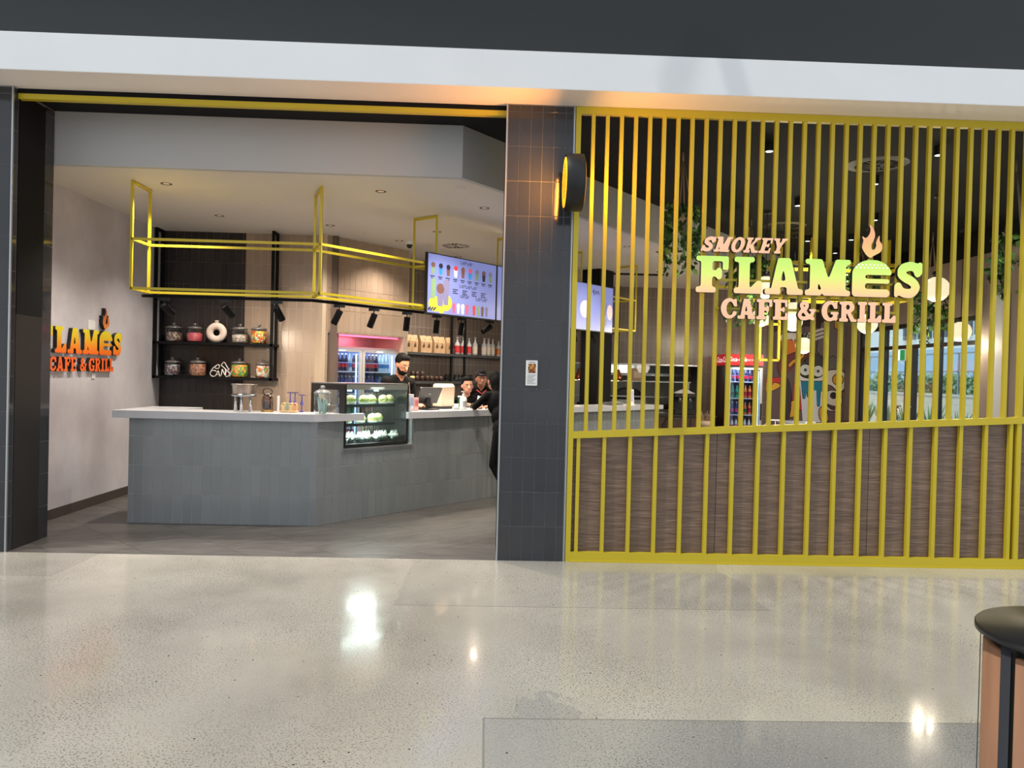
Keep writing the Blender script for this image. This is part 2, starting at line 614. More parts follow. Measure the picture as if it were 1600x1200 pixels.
k = NT('porcelain_floor')
st_ = k.noise(2.0, 7, vec=k.mapv((1.2, 5.5, 1), rot=(0, 0, .12)), rough=.62)
col = k.ramp(st_, (.28, (66, 64, 62)), (.5, (86, 83, 80)), (.72, (108, 104, 99)))
rn = k.n('ObjectInfo', 5)
col = k.mix(k.math('MULTIPLY', rn, .25), col, (96, 93, 90))
k.set(Base_Color=col, Roughness=.42, Specular_IOR_Level=.45)
M_FTILE = k.m

k = NT('plaster_marble')
n1 = k.noise(1.4, 7, vec=k.mapv((1, 1, .8)), rough=.6)
col = k.ramp(n1, (.3, (176, 172, 178)), (.5, (190, 187, 192)), (.7, (206, 203, 208)))
k.set(Base_Color=col, Roughness=.38, Specular_IOR_Level=.4)
k.bump(k.noise(5, 5), .06, .01)
M_PLASTER = k.m

k = NT('walnut_panel')
g = k.noise(4.5, 8, vec=k.mapv((1.0, 1, 34)), rough=.65)
g2 = k.noise(1.2, 3, vec=k.mapv((1.4, 1, 2.5), (3, 0, 1)))
col = k.ramp(g, (.3, (72, 55, 45)), (.5, (116, 94, 79)), (.7, (158, 133, 115)))
col = k.mix(k.ramp(g2, (.35, (0, 0, 0)), (.7, (110, 110, 110))), col, (84, 67, 57))
k.set(Base_Color=col, Roughness=.34, Specular_IOR_Level=.5)
M_WOOD = k.m

def tile_mat(name, c, rough=.18, spread=.10, spec=.5):
    k = NT(name)
    rn = k.n('ObjectInfo', 5)
    a = tuple(max(0, q * (1 - spread)) for q in c); b = tuple(min(255, q * (1 + spread)) for q in c)
    col = k.mix(rn, rgb(a), rgb(b))
    k.set(Base_Color=col, Roughness=rough, Specular_IOR_Level=spec)
    k.bump(k.noise(5, 2), .05, .02)
    return k.m

M_T_PIER = tile_mat('glazed_charcoal_tile', (50, 51, 55), .10, .05)
M_T_CNT = tile_mat('glazed_grey_tile', (136, 141, 142), .16, .025)
M_T_TAN = tile_mat('glazed_tan_tile', (164, 142, 122), .22, .03)
M_T_DARK = tile_mat('glazed_chocolate_tile', (47, 41, 39), .25, .06)

# far tiled walls: too small to pick apart, tiles in the material
def brick_wall_mat(name, c1, c2, mort, bw=.1, bh=.3, rot=(R(90), 0, 0), rough=.25):
    k = NT(name)
    b = k.n('TexBrick', 0, _offset=0., Vector=k.mapv((1, 1, 1), rot=rot), Color1=rgb(c1), Color2=rgb(c2), Mortar=rgb(mort),
            Scale=1., **{'Mortar Size': .004, 'Brick Width': bw, 'Row Height': bh})
    k.set(Base_Color=b, Roughness=rough)
    return k.m
M_FAR_TILE = brick_wall_mat('brown_wall_tiles', (108, 93, 84), (114, 98, 88), (140, 126, 116))
M_REC_TILE = brick_wall_mat('shelf_wall_tiles', (112, 97, 86), (118, 102, 91), (150, 136, 124))

M_GROUT_D = mat('dark_grout', (112, 113, 116), .8)
M_GROUT_C = mat('counter_grout', (176, 180, 180), .8)
M_GROUT_T = mat('tan_grout', (196, 176, 152), .8)
M_GROUT_B = mat('brown_grout', (104, 88, 78), .8)
M_WHITE = mat('white_paint', (226, 228, 230), .55, vary=.02, vscale=2)
M_SOFFIT = mat('soffit_paint', (240, 233, 228), .6, vary=.03, vscale=1.2)
M_CEIL = mat('cafe_ceiling_paint', (222, 216, 208), .6, vary=.015, vscale=1.5)
M_BULK = mat('grey_bulkhead_paint', (186, 187, 187), .55, vary=.015, vscale=1)
M_DARKWALL = mat('charcoal_cladding', (25, 29, 32), .45, vary=.06, vscale=.7)
M_DARKCEIL = mat('black_ceiling_paint', (22, 23, 26), .8, spec=.25)
M_BLACK = mat('black_metal', (20, 20, 22), .45)
M_BLACKM = mat('matt_black', (7, 7, 9), .75, spec=.25)
M_STEEL = mat('brushed_steel', (170, 172, 174), .28, metal=1)
M_CHROME = mat('chrome', (215, 216, 218), .1, metal=1)
M_ALU = mat('aluminium_edge', (176, 180, 182), .35, metal=.8)
M_YEL = mat('yellow_powder_coat', (198, 177, 38), .42, vary=.02, vscale=1)
M_TAUPE = mat('taupe_wall_paint', (126, 112, 104), .55, vary=.03, vscale=1)
M_SKIRT = mat('dark_skirting_tile', (64, 58, 54), .4)

ZS = 3.994       # soffit of the mall front and the dark ceiling
ZC = 3.50        # dropped ceiling of the cafe

# ------------------------------------------------------------------ tiles laid one by one
TILE_ME = {}
def tiles(parent, o, rotz, u0, u1, z0, z1, m, pw=.1005, ph=.302, gap=.005, th=.0035, skip=None, ustart=None, zstart=0.):
    """o: world point of u=0, z=0 on the wall face; tiles stand proud of it"""
    cx, sx = math.cos(rotz), math.sin(rotz)
    us = u0 if ustart is None else ustart
    i = math.floor((u0 - us) / pw + 1e-6)
    n = 0
    while us + i * pw < u1 - .012:
        a, b = max(u0, us + i * pw), min(u1, us + (i + 1) * pw)
        j = math.floor((z0 - zstart) / ph + 1e-6)
        while zstart + j * ph < z1 - .012:
            c, d = max(z0, zstart + j * ph), min(z1, zstart + (j + 1) * ph)
            j += 1
            segs = [(a, b, c, d)]
            if skip:
                segs = skip(a, b, c, d)
            for (a2, b2, c2, d2) in segs:
                w_, h_ = round(b2 - a2 - gap, 3), round(d2 - c2 - gap, 3)
                if w_ < .008 or h_ < .008: continue
                key = (m.name, w_, h_)
                if key not in TILE_ME:
                    TILE_ME[key] = B().cbox(-w_ / 2, -th, -h_ / 2, w_ / 2, .004, h_ / 2, .0012).mesh('tile', m)
                u, z = (a2 + b2) / 2, (c2 + d2) / 2
                t = put('tile', TILE_ME[key], parent, (o[0] + u * cx, o[1] + u * sx, z), rotz)
                n += 1
        i += 1
    return n

# ------------------------------------------------------------------ floors
struct(B().box(-16, -22, -.2, 16, 0, 0).obj('floor', M_CONC))
flo = struct(B().box(-5.2, 0, -.2, 9, 14, -.012).obj('floor_cafe', mat('floor_grout', (132, 128, 122), .8)))
fme = B().cbox(-.2985, -.2985, -.012, .2985, .2985, 0, .001).mesh('floor_tile', M_FTILE)
def clip_poly(poly, a, b, c):        # keep a*x+b*y<=c
    out = []
    for i in range(len(poly)):
        p, q = poly[i], poly[(i + 1) % len(poly)]
        dp, dq = a * p[0] + b * p[1] - c, a * q[0] + b * q[1] - c
        if dp <= 0: out.append(p)
        if dp * dq < 0:
            t = dp / (dp - dq); out.append((p[0] + t * (q[0] - p[0]), p[1] + t * (q[1] - p[1])))
    return out
rq = math.sqrt(.5)
for i in range(-14, 14):
    for j in range(-14, 14):
        # lattice turned by 45 degrees; a joint line runs along x + y = -3.73
        ca, cb = (i + .5) * .6, (j + .5) * .6
        X = (ca - cb) * rq - 1.0; Yc = (ca + cb) * rq - 3.73 + 1.0
        if not (-4.9 < X < 2.2 and -.42 < Yc < 4.6 and X + Yc < 5): continue
        sq = [(X + .422, Yc), (X, Yc + .422), (X - .422, Yc), (X, Yc - .422)]
        if Yc < .43 or X < -4.11:
            pl = clip_poly(sq, 0, -1, 0)
            pl = clip_poly(pl, -1, 0, 4.528)
            if len(pl) < 3: continue
            b = B(); n = len(pl)
            b.add([(p[0], p[1], 0) for p in pl] + [(p[0], p[1], -.012) for p in pl],
                  [tuple(range(n))[::-1] if False else tuple(range(n))] + [(q, q + n, (q + 1) % n + n, (q + 1) % n) for q in range(n)])
            b.obj('floor_tile', M_FTILE, flo, fix=True)
        else:
            put('floor_tile', fme, flo, (X, Yc, 0), R(45))
stuff(B().box(2.2, .02, -.012, 7.4, 9.1, 0).obj('plain_floor', M_FTILE, flo))

# ------------------------------------------------------------------ mall front: fascia, soffit, dark upper wall
fa = struct(B().box(-16, -.37, ZS, 16, 0, 4.297).obj('trim_fascia', M_WHITE))
B().box(-16, -.367, ZS - .003, 16, .1, ZS).obj('soffit', M_SOFFIT, fa)
struct(B().box(-16, -.33, 4.298, 16, .3, 12).obj('wall_upper', M_DARKWALL))
# unseen roof slabs added to block part of the sky, open between for the sun
struct(B().box(-16, -2.2, 12, 16, .3, 12.2).box(-16, -26, 12, 16, -16.5, 12.2).obj('ceiling_sky_block', mat('sky_block_white', (200, 202, 204), .6)))

# piers
pc = struct(B().box(.115, .008, 0, .705, .60, ZS - .004).obj('wall_pier_centre', M_GROUT_D))
tiles(pc, (.115, .008, 0), 0, .012, .578, 0, ZS - .012, M_T_PIER, ustart=.012)
tiles(pc, (.115, .008, 0), R(-90), -.592, .0, 0, ZS - .012, M_BLACKM, pw=.592, ph=1.99)
for x in (.115, .705):
    B().box(x - .006 if x < .3 else x - .006, -.004, 0, x + .006, .012, ZS - .006).obj('edge_trim', M_ALU, pc)
pl = struct(B().box(-8, .008, 0, -4.108, .63, ZS - .004).obj('wall_pier_left', M_GROUT_D))
tiles(pl, (-8, .008, 0), 0, 2.9, 3.88, 0, ZS - .012, M_T_PIER, ustart=2.78, pw=.55)
tiles(pl, (-4.108, 0, 0), R(90), .012, .078, 0, ZS - .012, M_T_PIER, pw=.066)
tiles(pl, (-4.108, 0, 0), R(90), .48, .63, 0, ZS - .012, M_T_PIER, pw=.15)
B().box(-4.114, -.004, 0, -4.1, .012, ZS - .006).obj('edge_trim', M_ALU, pl)
B().box(-4.108, .085, 0, -4.100, .472, 2.05).obj('door_guide_panel', mat('dark_bronze', (34, 32, 32), .5), pl)
B().box(-4.108, .085, 2.052, -4.098, .472, ZS - .03).obj('door_pocket', M_BLACKM, pl)

# ------------------------------------------------------------------ cafe walls
wl = struct(B().box(-4.73, .63, 0, -4.53, 4.2, ZC + .02).obj('wall_left', M_PLASTER))
struct(B().box(-4.53, .64, .0, -4.518, 4.02, .105).obj('baseboard_left', M_SKIRT))
for yy in (1.23, 1.83, 2.43, 3.03): B().box(-4.5175, yy, .002, -4.5165, yy + .004, .103).obj('joint', M_GROUT_B, bpy.data.objects['baseboard_left'])

YB = 4.03
wb = struct(B().box(-4.53, YB, 0, -2.12, YB + .2, ZC).obj('wall_back', M_GROUT_B))
gt = B().box(-3.375, YB - .0015, 0, -2.33, YB + .001, ZC - .002).obj('grout', M_GROUT_T, wb)
tiles(wb, (-4.53, YB, 0), 0, .005, 1.15, .95, ZC - .005, M_T_DARK, pw=.1005, ustart=.005, zstart=.06)
tiles(wb, (-4.53, YB, 0), 0, 1.155, 2.24, .95, ZC - .005, M_T_TAN, ustart=1.155, zstart=.06)

# angled wall with the fridge niche: s 1.66..3.20 at t = 2.1
TW = 2.10
wf = thing('wall_angled', 'x', 'x')
for q in ('label', 'category'): del wf[q]
struct(wf)
wf.location = A(0, 0); wf.rotation_euler = (0, 0, ANG)
b = B()
b.box(1.60, TW, 0, 1.70, TW + .8, ZC)
b.box(3.11, TW, 0, 3.20, TW + .8, ZC)
b.box(1.70, TW, 2.16, 3.11, TW + .8, ZC)
b.obj('wall_core', M_GROUT_T, wf)
b = B().box(1.70, TW + .72, 0, 3.11, TW + .8, 2.16)
b.box(1.70, TW + .001, 2.155, 3.11, TW + .72, 2.16)
b.obj('niche_lining', mat('niche_paint', (222, 206, 196), .6), wf)
def niche(a, b, c, d):
    out = []
    if b <= 1.70 or a >= 3.11 or c >= 2.16: return [(a, b, c, d)]
    if a < 1.70: out.append((a, 1.70, c, d)); a = 1.70
    if b > 3.11: out.append((3.11, b, c, d)); b = 3.11
    if d > 2.16: out.append((a, b, 2.16, d))
    return out
tiles(wf, (0, TW, 0), 0, 1.66, 3.19, .95, ZC - .005, M_T_TAN, ustart=1.66, zstart=.06, skip=niche)

# recessed wall behind the coffee shelves and the far wall with the kitchen pass
wr = struct(B().box(3.15, 2.78, 0, 7.75, 2.95, ZC).obj('wall_recess', M_REC_TILE, None, A(0, 0), ANG))
YF = 9.0
b = B()
b.box(1.15, YF, 1.93, 5.76, YF + .15, ZC)
b.box(1.15, YF, 0, 1.62, YF + .15, 1.93)
b.box(4.42, YF, 0, 5.76, YF + .15, 1.93)
b.box(1.62, YF, 0, 4.42, YF + .15, .92)
wfar = struct(b.obj('wall_far', M_FAR_TILE))
B().box(1.62, YF - .02, 1.90, 4.42, YF + .16, 1.932).obj('pass_lintel', M_STEEL, wfar)
B().box(1.62, YF - .10, .92, 4.42, YF + .3, .955).obj('pass_sill', M_STEEL, wfar)
wm = struct(B().box(5.76, YF, 0, 7.6, YF + .15, ZS).obj('wall_mural', mat('mural_grey', (92, 84, 84), .6)))
b = B()
WY0, WY1, WZ = 4.72, 8.45, 2.72
b.box(7.4, .1, 0, 7.6, WY0, 3.62)
b.box(7.4, WY1, 0, 7.6, YF, 3.62)
b.box(7.4, WY0, WZ, 7.6, WY1, 3.62)
struct(b.obj('wall_right', M_TAUPE))
struct(B().box(7.38, .1, 3.62, 7.6, YF, ZS).obj('trim_cornice', M_BLACKM))
b = B().box(7.36, 4.05, 0, 7.41, 4.33, 2.96).box(7.345, 4.0, 0, 7.41, 4.05, 2.98)
struct(b.obj('trim_pilaster', mat('pale_grey_paint', (176, 178, 184), .5)))
# kitchen room behind the pass
b = B()
b.box(1.0, 11.6, 0, 4.9, 11.8, 2.6).box(.9, YF + .15, 0, 1.0, 11.8, 2.6).box(4.9, YF + .15, 0, 5.0, 11.8, 2.6).box(.9, YF + .15, 2.5, 5, 11.8, 2.6)
struct(b.obj('wall_kitchen', mat('kitchen_panel', (150, 150, 148), .35)))

# ------------------------------------------------------------------ ceilings
struct(B().box(-5.2, .09, ZS, 7.6, YF + .2, ZS + .06).obj('ceiling_dark', M_DARKCEIL))
BK = [(-4.53, .64), (-.29, .65), (6.58, 9.0)]
def flat_poly(name, pts, z0, z1, m, parent=None):
    n = len(pts); b = B()
    b.add([(p[0], p[1], z0) for p in pts] + [(p[0], p[1], z1) for p in pts],
          [tuple(range(n)), tuple(range(n, 2 * n))] + [(i, (i + 1) % n, (i + 1) % n + n, i + n) for i in range(n)])
    return b.obj(name, m, parent, fix=True)
struct(flat_poly('ceiling', [(-4.53, .70), (-.32, .70), (6.5, 9.0), (-4.53, 9.0)], ZC, ZC + .04, M_CEIL))
def off(p, d): return (p[0] + d[0], p[1] + d[1])
dn = Vector((-8.35, 6.87)).normalized() * .06
bl = struct(flat_poly('trim_bulkhead', [BK[0], BK[1], BK[2], off(BK[2], dn), (-.318, .71), (-4.53, .70)], ZC - .002, ZS, M_BULK))

# roller door track over the opening
ft = thing('roller_door_track', 'yellow steel track across the top of the open shopfront', 'track', (0, 0, ZS))
B().box(-4.10, .06, -.09, .115, .12, -.045).obj('rail', M_YEL, ft)
B().box(-4.10, .06, -.045, .115, .07, -.001).obj('upstand', M_BLACKM, ft)
B().box(-4.10, .125, -.03, .115, .3, -.001).obj('housing', M_BLACKM, ft)

# ------------------------------------------------------------------ yellow slat screen
sc_ = thing('slat_screen', 'tall yellow metal slat screen with a sloping mid rail and walnut lower panels', 'screen', (0, 0, 0))
SX0, SX1 = .718, 7.3
def zmid(x): return 1.112 + (x - .713) * (1.335 - 1.112) / (4.8 - .713)
B().box(SX0, 0, 0, SX0 + .045, .05, ZS - .005).obj('post', M_YEL, sc_)
B().box(4.745, .002, .085, 4.785, .048, 3.925).obj('post', M_YEL, sc_)
B().box(SX0 + .045, 0, 3.925, SX1, .05, ZS - .005).obj('top_rail', M_YEL, sc_)
B().box(SX0 + .045, -.012, 0, SX1, .055, .012).box(SX0 + .045, 0, .012, SX1, .05, .085).obj('bottom_rail', M_YEL, sc_)
b = B()
x0, x1 = SX0 + .045, SX1
b.add([(x, y, zmid(x) + d) for x in (x0, x1) for y in (-.004, .054) for d in (-.03, .03)],
      [(0, 2, 3, 1), (4, 5, 7, 6), (0, 1, 5, 4), (2, 6, 7, 3), (0, 4, 6, 2), (1, 3, 7, 5)])
b.obj('mid_rail', M_YEL, sc_, fix=True)
def slat(x, z0, z1, sl0=0., sl1=0.):
    w2 = .0155
    b = B()
    b.add([(dx, y, (z0 + sl0 * dx, z1 + sl1 * dx)[kk]) for kk in (0, 1) for y in (.006, .046) for dx in (-w2, w2)],
          [(0, 2, 3, 1), (4, 5, 7, 6), (0, 1, 5, 4), (2, 6, 7, 3), (0, 4, 6, 2), (1, 3, 7, 5)])
    return b.obj('slat', M_YEL, sc_, (x, 0, 0))
SLOPE = (1.335 - 1.112) / (4.8 - .713)
kx = .873
while kx < SX1:
    if not 4.70 < kx < 4.79: slat(kx, zmid(kx) + .03, 3.925, SLOPE, 0)
    kx += .1251
kx = .812
while kx < SX1:
    slat(kx, .085, zmid(kx) - .03, 0, SLOPE)
    kx += .2284
for a, c in ((.765, 2.052), (2.056, 3.428), (3.432, 4.80), (4.804, 6.15), (6.154, 7.3)):
    b = B()
    b.add([(x, y, z) for x in (a, c) for y in (.056, .14) for z in (0.004, zmid(x) + .02)],
          [(0, 2, 3, 1), (4, 5, 7, 6), (0, 1, 5, 4), (2, 6, 7, 3), (0, 4, 6, 2), (1, 3, 7, 5)])
    b.obj('walnut_panel', M_WOOD, sc_, fix=True)

# ------------------------------------------------------------------ lettering of the shop sign
def G(*p): return list(p)
P_, Mn = '+', '-'
def r_(x0, y0, x1, y1, s='+'): return (s, 'r', x0, y0, x1, y1)
def e_(cx, cy, rx, ry, s='+'): return (s, 'e', cx, cy, rx, ry)
def p_(pts, s='+'): return (s, 'p', pts)
def s_(pts, w, s='+'): return (s, 's', catmull(pts, 6), w)
GL = {}
GL['F'] = (.93, [r_(0, 0, .58, .15), r_(.14, 0, .46, 1), r_(0, .85, .93, 1), r_(.76, .62, .93, 1), r_(.4, .44, .64, .6), e_(.66, .52, .095, .17)])
GL['L'] = (.84, [r_(0, 0, .84, .15), r_(.14, 0, .46, 1), r_(0, .85, .60, 1), r_(.68, 0, .84, .36), p_([(.46, .12), (.7, .36), (.7, .1)])])
GL['A'] = (1.06, [p_([(.14, 0), (.35, 1), (.70, 1), (.97, 0), (.64, 0), (.60, .2), (.42, .2), (.37, 0)]), r_(0, 0, .43, .15), r_(.60, 0, 1.06, .15),
                  p_([(.44, .38), (.57, .38), (.505, .74)], '-'), r_(.45, -.1, .58, .2, '-')])
GL['M'] = (1.2, [r_(.13, 0, .34, 1), r_(.83, 0, 1.08, 1), r_(0, 0, .44, .15), r_(.74, 0, 1.2, .15), r_(0, .86, .4, 1), r_(.82, .86, 1.2, 1),
                 p_([(.14, 1), (.44, 1), (.62, .45), (.80, 1), (1.08, 1), (.73, .0), (.49, .0)])])
GL['burger_E'] = (1.0, [e_(.5, .60, .5, .42), r_(-.1, -.1, 1.1, .60, '-'), r_(0, .1, .33, .63), r_(.2, .37, .95, .5), r_(0.05, 0, .92, .22), e_(.1, .12, .1, .12), e_(.86, .11, .1, .11)])
GL['S'] = (.95, [s_([(.78, .70), (.72, .83), (.52, .87), (.28, .80), (.23, .66), (.36, .56), (.60, .45), (.74, .30), (.62, .15), (.42, .12), (.22, .18), (.14, .30)], .25),
                 e_(.80, .74, .12, .15), e_(.14, .27, .12, .14), r_(.79, .66, .93, .98), r_(.02, .02, .14, .34)])
GL['O'] = (1.0, [e_(.5, .5, .5, .51), e_(.5, .5, .19, .33, '-')])
GL['C'] = (.95, [e_(.5, .5, .5, .51), e_(.56, .5, .22, .34, '-'), r_(.62, .34, 1.2, .62, '-'), r_(.80, .6, .95, .98), e_(.82, .26, .12, .12)])
GL['G'] = (1.05, [e_(.5, .5, .5, .51), e_(.56, .5, .22, .34, '-'), r_(.62, .30, 1.2, .62, '-'), r_(.82, .62, .96, .98), r_(.56, .34, 1.05, .46), r_(.72, .04, .98, .44)])
GL['R'] = (1.08, [r_(0, 0, .54, .15), r_(.13, 0, .43, 1), r_(0, .85, .5, 1), e_(.55, .72, .38, .28), r_(.3, .44, .56, 1), e_(.52, .72, .12, .13, '-'),
                  p_([(.42, .5), (.68, .5), (.95, .1), (1.08, .15), (1.08, 0), (.72, 0)])])
GL['I'] = (.58, [r_(0, 0, .58, .15), r_(.13, 0, .45, 1), r_(0, .85, .58, 1)])
GL['E'] = (.88, [r_(0, 0, .88, .15), r_(.13, 0, .43, 1), r_(0, .85, .86, 1), r_(.71, .64, .86, 1), r_(.73, 0, .88, .36), r_(.4, .44, .62, .58), e_(.63, .51, .07, .14)])
GL['K'] = (1.12, [r_(0, 0, .5, .15), r_(.12, 0, .4, 1), r_(0, .85, .5, 1), p_([(.36, .42), (.74, 1), (1.0, 1), (.62, .52), (1.0, 0), (.66, 0), (.36, .44)]), r_(.62, .86, 1.08, 1), r_(.62, 0, 1.12, .15)])
GL['Y'] = (1.06, [r_(.28, 0, .80, .15), r_(.39, 0, .69, .5), p_([(.06, 1), (.38, 1), (.55, .64), (.72, 1), (1.0, 1), (.68, .42), (.39, .42)]), r_(0, .86, .46, 1), r_(.62, .86, 1.06, 1)])
GL['&'] = (1.12, [s_([(.98, .50), (.86, .24), (.62, .12), (.34, .12), (.22, .28), (.34, .46), (.58, .62), (.62, .80), (.46, .88), (.32, .78), (.40, .60), (.70, .24), (.96, .10)], .19),
                  r_(.74, .46, 1.12, .58)])
flame_p = catmull([(.42, 0), (.22, .10), (.06, .30), (.10, .52), (.04, .66), (.20, .60), (.34, .70), (.40, .86), (.34, 1.02), (.52, .90), (.60, .72),
                   (.56, .56), (.46, .40), (.48, .27), (.60, .26), (.66, .36), (.66, .50), (.80, .70), (.80, .54), (.92, .40), (.90, .22), (.72, .12), (.56, .06)], 5, True)
GL['flame'] = (.95, [p_(flame_p)])
LOOPS = {k_: outline(v[1], 64, 3 if k_ != 'flame' else 1) for k_, v in GL.items()}

def sign_face(name, stops, emit, h):
    """colour runs from foot to top of the letter (object z)"""
    k = NT(name)
    sx = k.nt.nodes.new('ShaderNodeSeparateXYZ'); k.nt.links.new(k.tc, sx.inputs[0])
    f = k.math('DIVIDE', sx.outputs[2], h)
    c = k.ramp(f, *stops)
    k.set(Base_Color=c if not emit else (.02, .02, .02, 1), Roughness=.4)
    if emit: k.set(Emission_Color=c, Emission_Strength=emit)
    return k.m

def build_sign(root, faces, m_side, depth, rim=None, lit=True):
    """faces: materials for the large row, the small rows and the flame; local x along the sign, z up, front at -y"""
    def word(chars, x0, x1, z0, h, fm, shear=0., track=.08, drop=0.):
        tot = sum(GL[c][0] for c in chars) + track * (len(chars) - 1)
        sx = (x1 - x0) / tot; x = 0
        for c in chars:
            lp = [[(p[0] * sx + shear * p[1] * h, p[1] * h) for p in q] for q in LOOPS[c]]
            b = B()
            b.prism(lp, -depth, 0, 0, 1)
            if rim:
                b2 = B()
            o = b.obj('letter', [fm, m_side], root, (x0 + x * sx, 0, z0 + drop * (x0 + x * sx)), fix=True)
            x += GL[c][0] + track
    for c, a, z_ in (('F', 0, .283), ('L', .335, .58), ('A', .607, .945), ('M', .962, 1.363), ('burger_E', 1.376, 1.73), ('S', 1.752, 2.005)):
        word([c], a, z_, .190, .318, faces[0])
    if lit: word(list('SMOKEY'), .03, .765, .545, .132, faces[1], .28, .05)
    word(list('CAFE'), .225, .815, -.032, .175, faces[1], 0, .06)
    word(['&'], .885, 1.065, -.032, .175, faces[1])
    word(list('GRILL'), 1.115, 1.775, -.032, .175, faces[1], 0, .05)
    word(['flame'], 1.447, 1.642, .532, .285, faces[2])

M_RET = mat('sign_return', (24, 24, 26), .5)
YG, PE, OR = (196, 246, 96), (255, 214, 160), (255, 190, 140)
f1 = sign_face('sign_face_big', ((0, (255, 206, 160)), (.22, (250, 226, 140)), (.5, (228, 248, 122)), (1, (196, 244, 110))), 1.0, .33)
f2 = sign_face('sign_face_small', ((0, (255, 200, 160)), (1, (255, 204, 166))), .96, .2)
f3 = sign_face('sign_face_flame', ((0, (255, 214, 130)), (.5, (255, 190, 130)), (1, (255, 180, 140))), .92, .285)
sg = thing('shop_sign', 'glowing slab-serif shop sign reading smokey flames cafe and grill on the slat screen', 'sign', (1.79, -.03, 2.20))
build_sign(sg, (f1, f2, f3), M_RET, .045)
sg.rotation_euler = (0, R(-.0), 0)
b = B()
for rr, n, z in ((.05, 8, .505), (.05, 9, .48)):
    for i in range(n): b.cyl((1.395 + .034 * i + .02 + (.017 if n == 8 else 0), -.0455, z - .035), .006, -.002, 6, axis='y')
b.obj('sesame_dots', mat('white_light', (255, 255, 255), .5, emit=1.0), sg)
for z in (.31, .06, .6):
    x0, x1 = (0, 2.0) if z < .5 else (.1, .8)
    B().box(x0 + .2, .012, z - .01, x1 - .2, .03, z + .01).obj('mounting_rail', M_YEL, sg)

# painted copy of the sign on the plaster wall
g1 = sign_face('painted_face_big', ((0, (226, 96, 30)), (.35, (226, 140, 34)), (.65, (216, 180, 36)), (1, (216, 206, 40))), 0, .33)
g2 = sign_face('painted_face_small', ((0, (226, 100, 40)), (1, (230, 96, 36))), 0, .2)
g3 = sign_face('painted_face_flame', ((0, (214, 130, 60)), (1, (150, 70, 40))), 0, .285)
ps = thing('wall_sign', 'painted yellow and orange letter sign on the grey plaster wall', 'sign')
build_sign(ps, (g1, g2, g3), M_RET, .05, lit=False)
ps.location = (-4.53, 1.02, 1.86)
ps.rotation_euler = (0, 0, R(90))
for (px, py, ww, hh, nm) in ((142, 508, .15, .11, 'blank_wall_plate'), (145, 587, .07, .07, 'wall_switch')):
    p = at(px, py, X=-4.53)
    o = B().cbox(0, -ww / 2, -hh / 2, .012, ww / 2, hh / 2, .003).obj(nm, mat('white_plastic', (222, 220, 218), .4), None, p)
    tag(o, 'white blank plate on plaster wall above the painted sign' if ww > .1 else 'small white switch on plaster wall below the painted sign', 'wall plate' if ww > .1 else 'switch')
    B().box(.012, -.001, -hh / 2 + .006, .0125, .001, hh / 2 - .006).obj('seam', M_ALU, o)

# round blade sign on the pier
bs = thing('blade_sign', 'round black drum sign with a glowing orange face on the tiled pier', 'sign', (.60, -.30, 3.245))
B().lathe([(.205, .004), (.23, .0), (.235, .01), (.235, .15), (.22, .155), (0, .155)], n=40, axis='x').obj('drum', M_BLACK, bs, fix=True)
B().lathe([(0, .0), (.206, .0), (.206, .005)], n=40, axis='x').obj('lit_face', mat('orange_glow', (255, 168, 24), .5, emit=1.6), bs, fix=True)
b = B()
for i in range(9):
    hw = .17 - abs(i - 4) * .022
    n = int(hw * 2 / .03)
    for j in range(n): b.box(-.0012, -hw + j * .03, .13 - i * .032, .0002, -hw + j * .03 + .017, .13 - i * .032 + .012)
b.obj('print', mat('orange_dark', (196, 104, 12), .6), bs)
B().box(.05, .22, -.09, .1, .302, -.03).box(.05, .22, .03, .1, .302, .09).obj('bracket', M_BLACK, bs)
B().lathe([(.206, .1555), (.206, .158), (0, .158)], n=40, axis='x').obj('lit_face', MATS['orange_glow'], bs, fix=True)
lamp('blade_sign_light', 'AREA', (.768, -.30, 3.245), 14, (1, .45, .08), .36, (0, R(-90), 0)).data.shape = 'DISK'
lamp('blade_sign_light', 'AREA', (.592, -.30, 3.245), 22, (1, .38, .06), .36, (0, R(90), 0)).data.shape = 'DISK'

# notice on the pier
pn = thing('paper_notice', 'white paper notice with a food picture on the tiled pier', 'notice', (.382, -.004, 1.65))
B().box(-.051, -.006, -.11, .051, 0, .11).obj('sheet', mat('paper', (226, 226, 224), .7), pn)
B().box(-.03, -.0075, .0, .035, -.006, .08).obj('picture', candy_mat('food_print', [(40, 24, 16), (150, 84, 40), (210, 150, 60), (70, 40, 24), (190, 120, 50)], 70), pn)
b = B()
for i in range(7): b.box(-.036, -.0072, -.02 - i * .012, .036 - (i % 3) * .012, -.006, -.016 - i * .012)
b.box(-.025, -.0072, .09, .03, -.006, .097)
b.obj('text_lines', mat('grey_ink', (150, 150, 152), .7), pn)

# ------------------------------------------------------------------ tiled service counter
ZT0, ZT1 = 1.09, 1.168
cn = thing('service_counter', 'long angled service counter faced with upright grey glazed tiles', 'counter', (-1.757, 1.34, 0))
def C(o): o.location = Vector(o.location) - Vector((-1.757, 1.34, 0)); return o
def poly_part(name, pts, z0, z1, m, parent):
    n = len(pts); b = B()
    b.add([(p[0], p[1], z0) for p in pts] + [(p[0], p[1], z1) for p in pts],
          [tuple(range(n)), tuple(range(n, 2 * n))] + [(i, (i + 1) % n, (i + 1) % n + n, i + n) for i in range(n)])
    return b.obj(name, m, parent, fix=True)
def AL(s, t): v = UX * s + NX * t; return (v.x, v.y)       # relative to the counter's corner
lx = lambda X, Y: (X + 1.757, Y - 1.34)
poly_part('left_body', [lx(-3.695, 1.348), (-.004, .008), AL(.345, .008), AL(.345, .38), (-.17, .38), lx(-3.695, 1.72)], 0, ZT0, M_GROUT_C, cn)
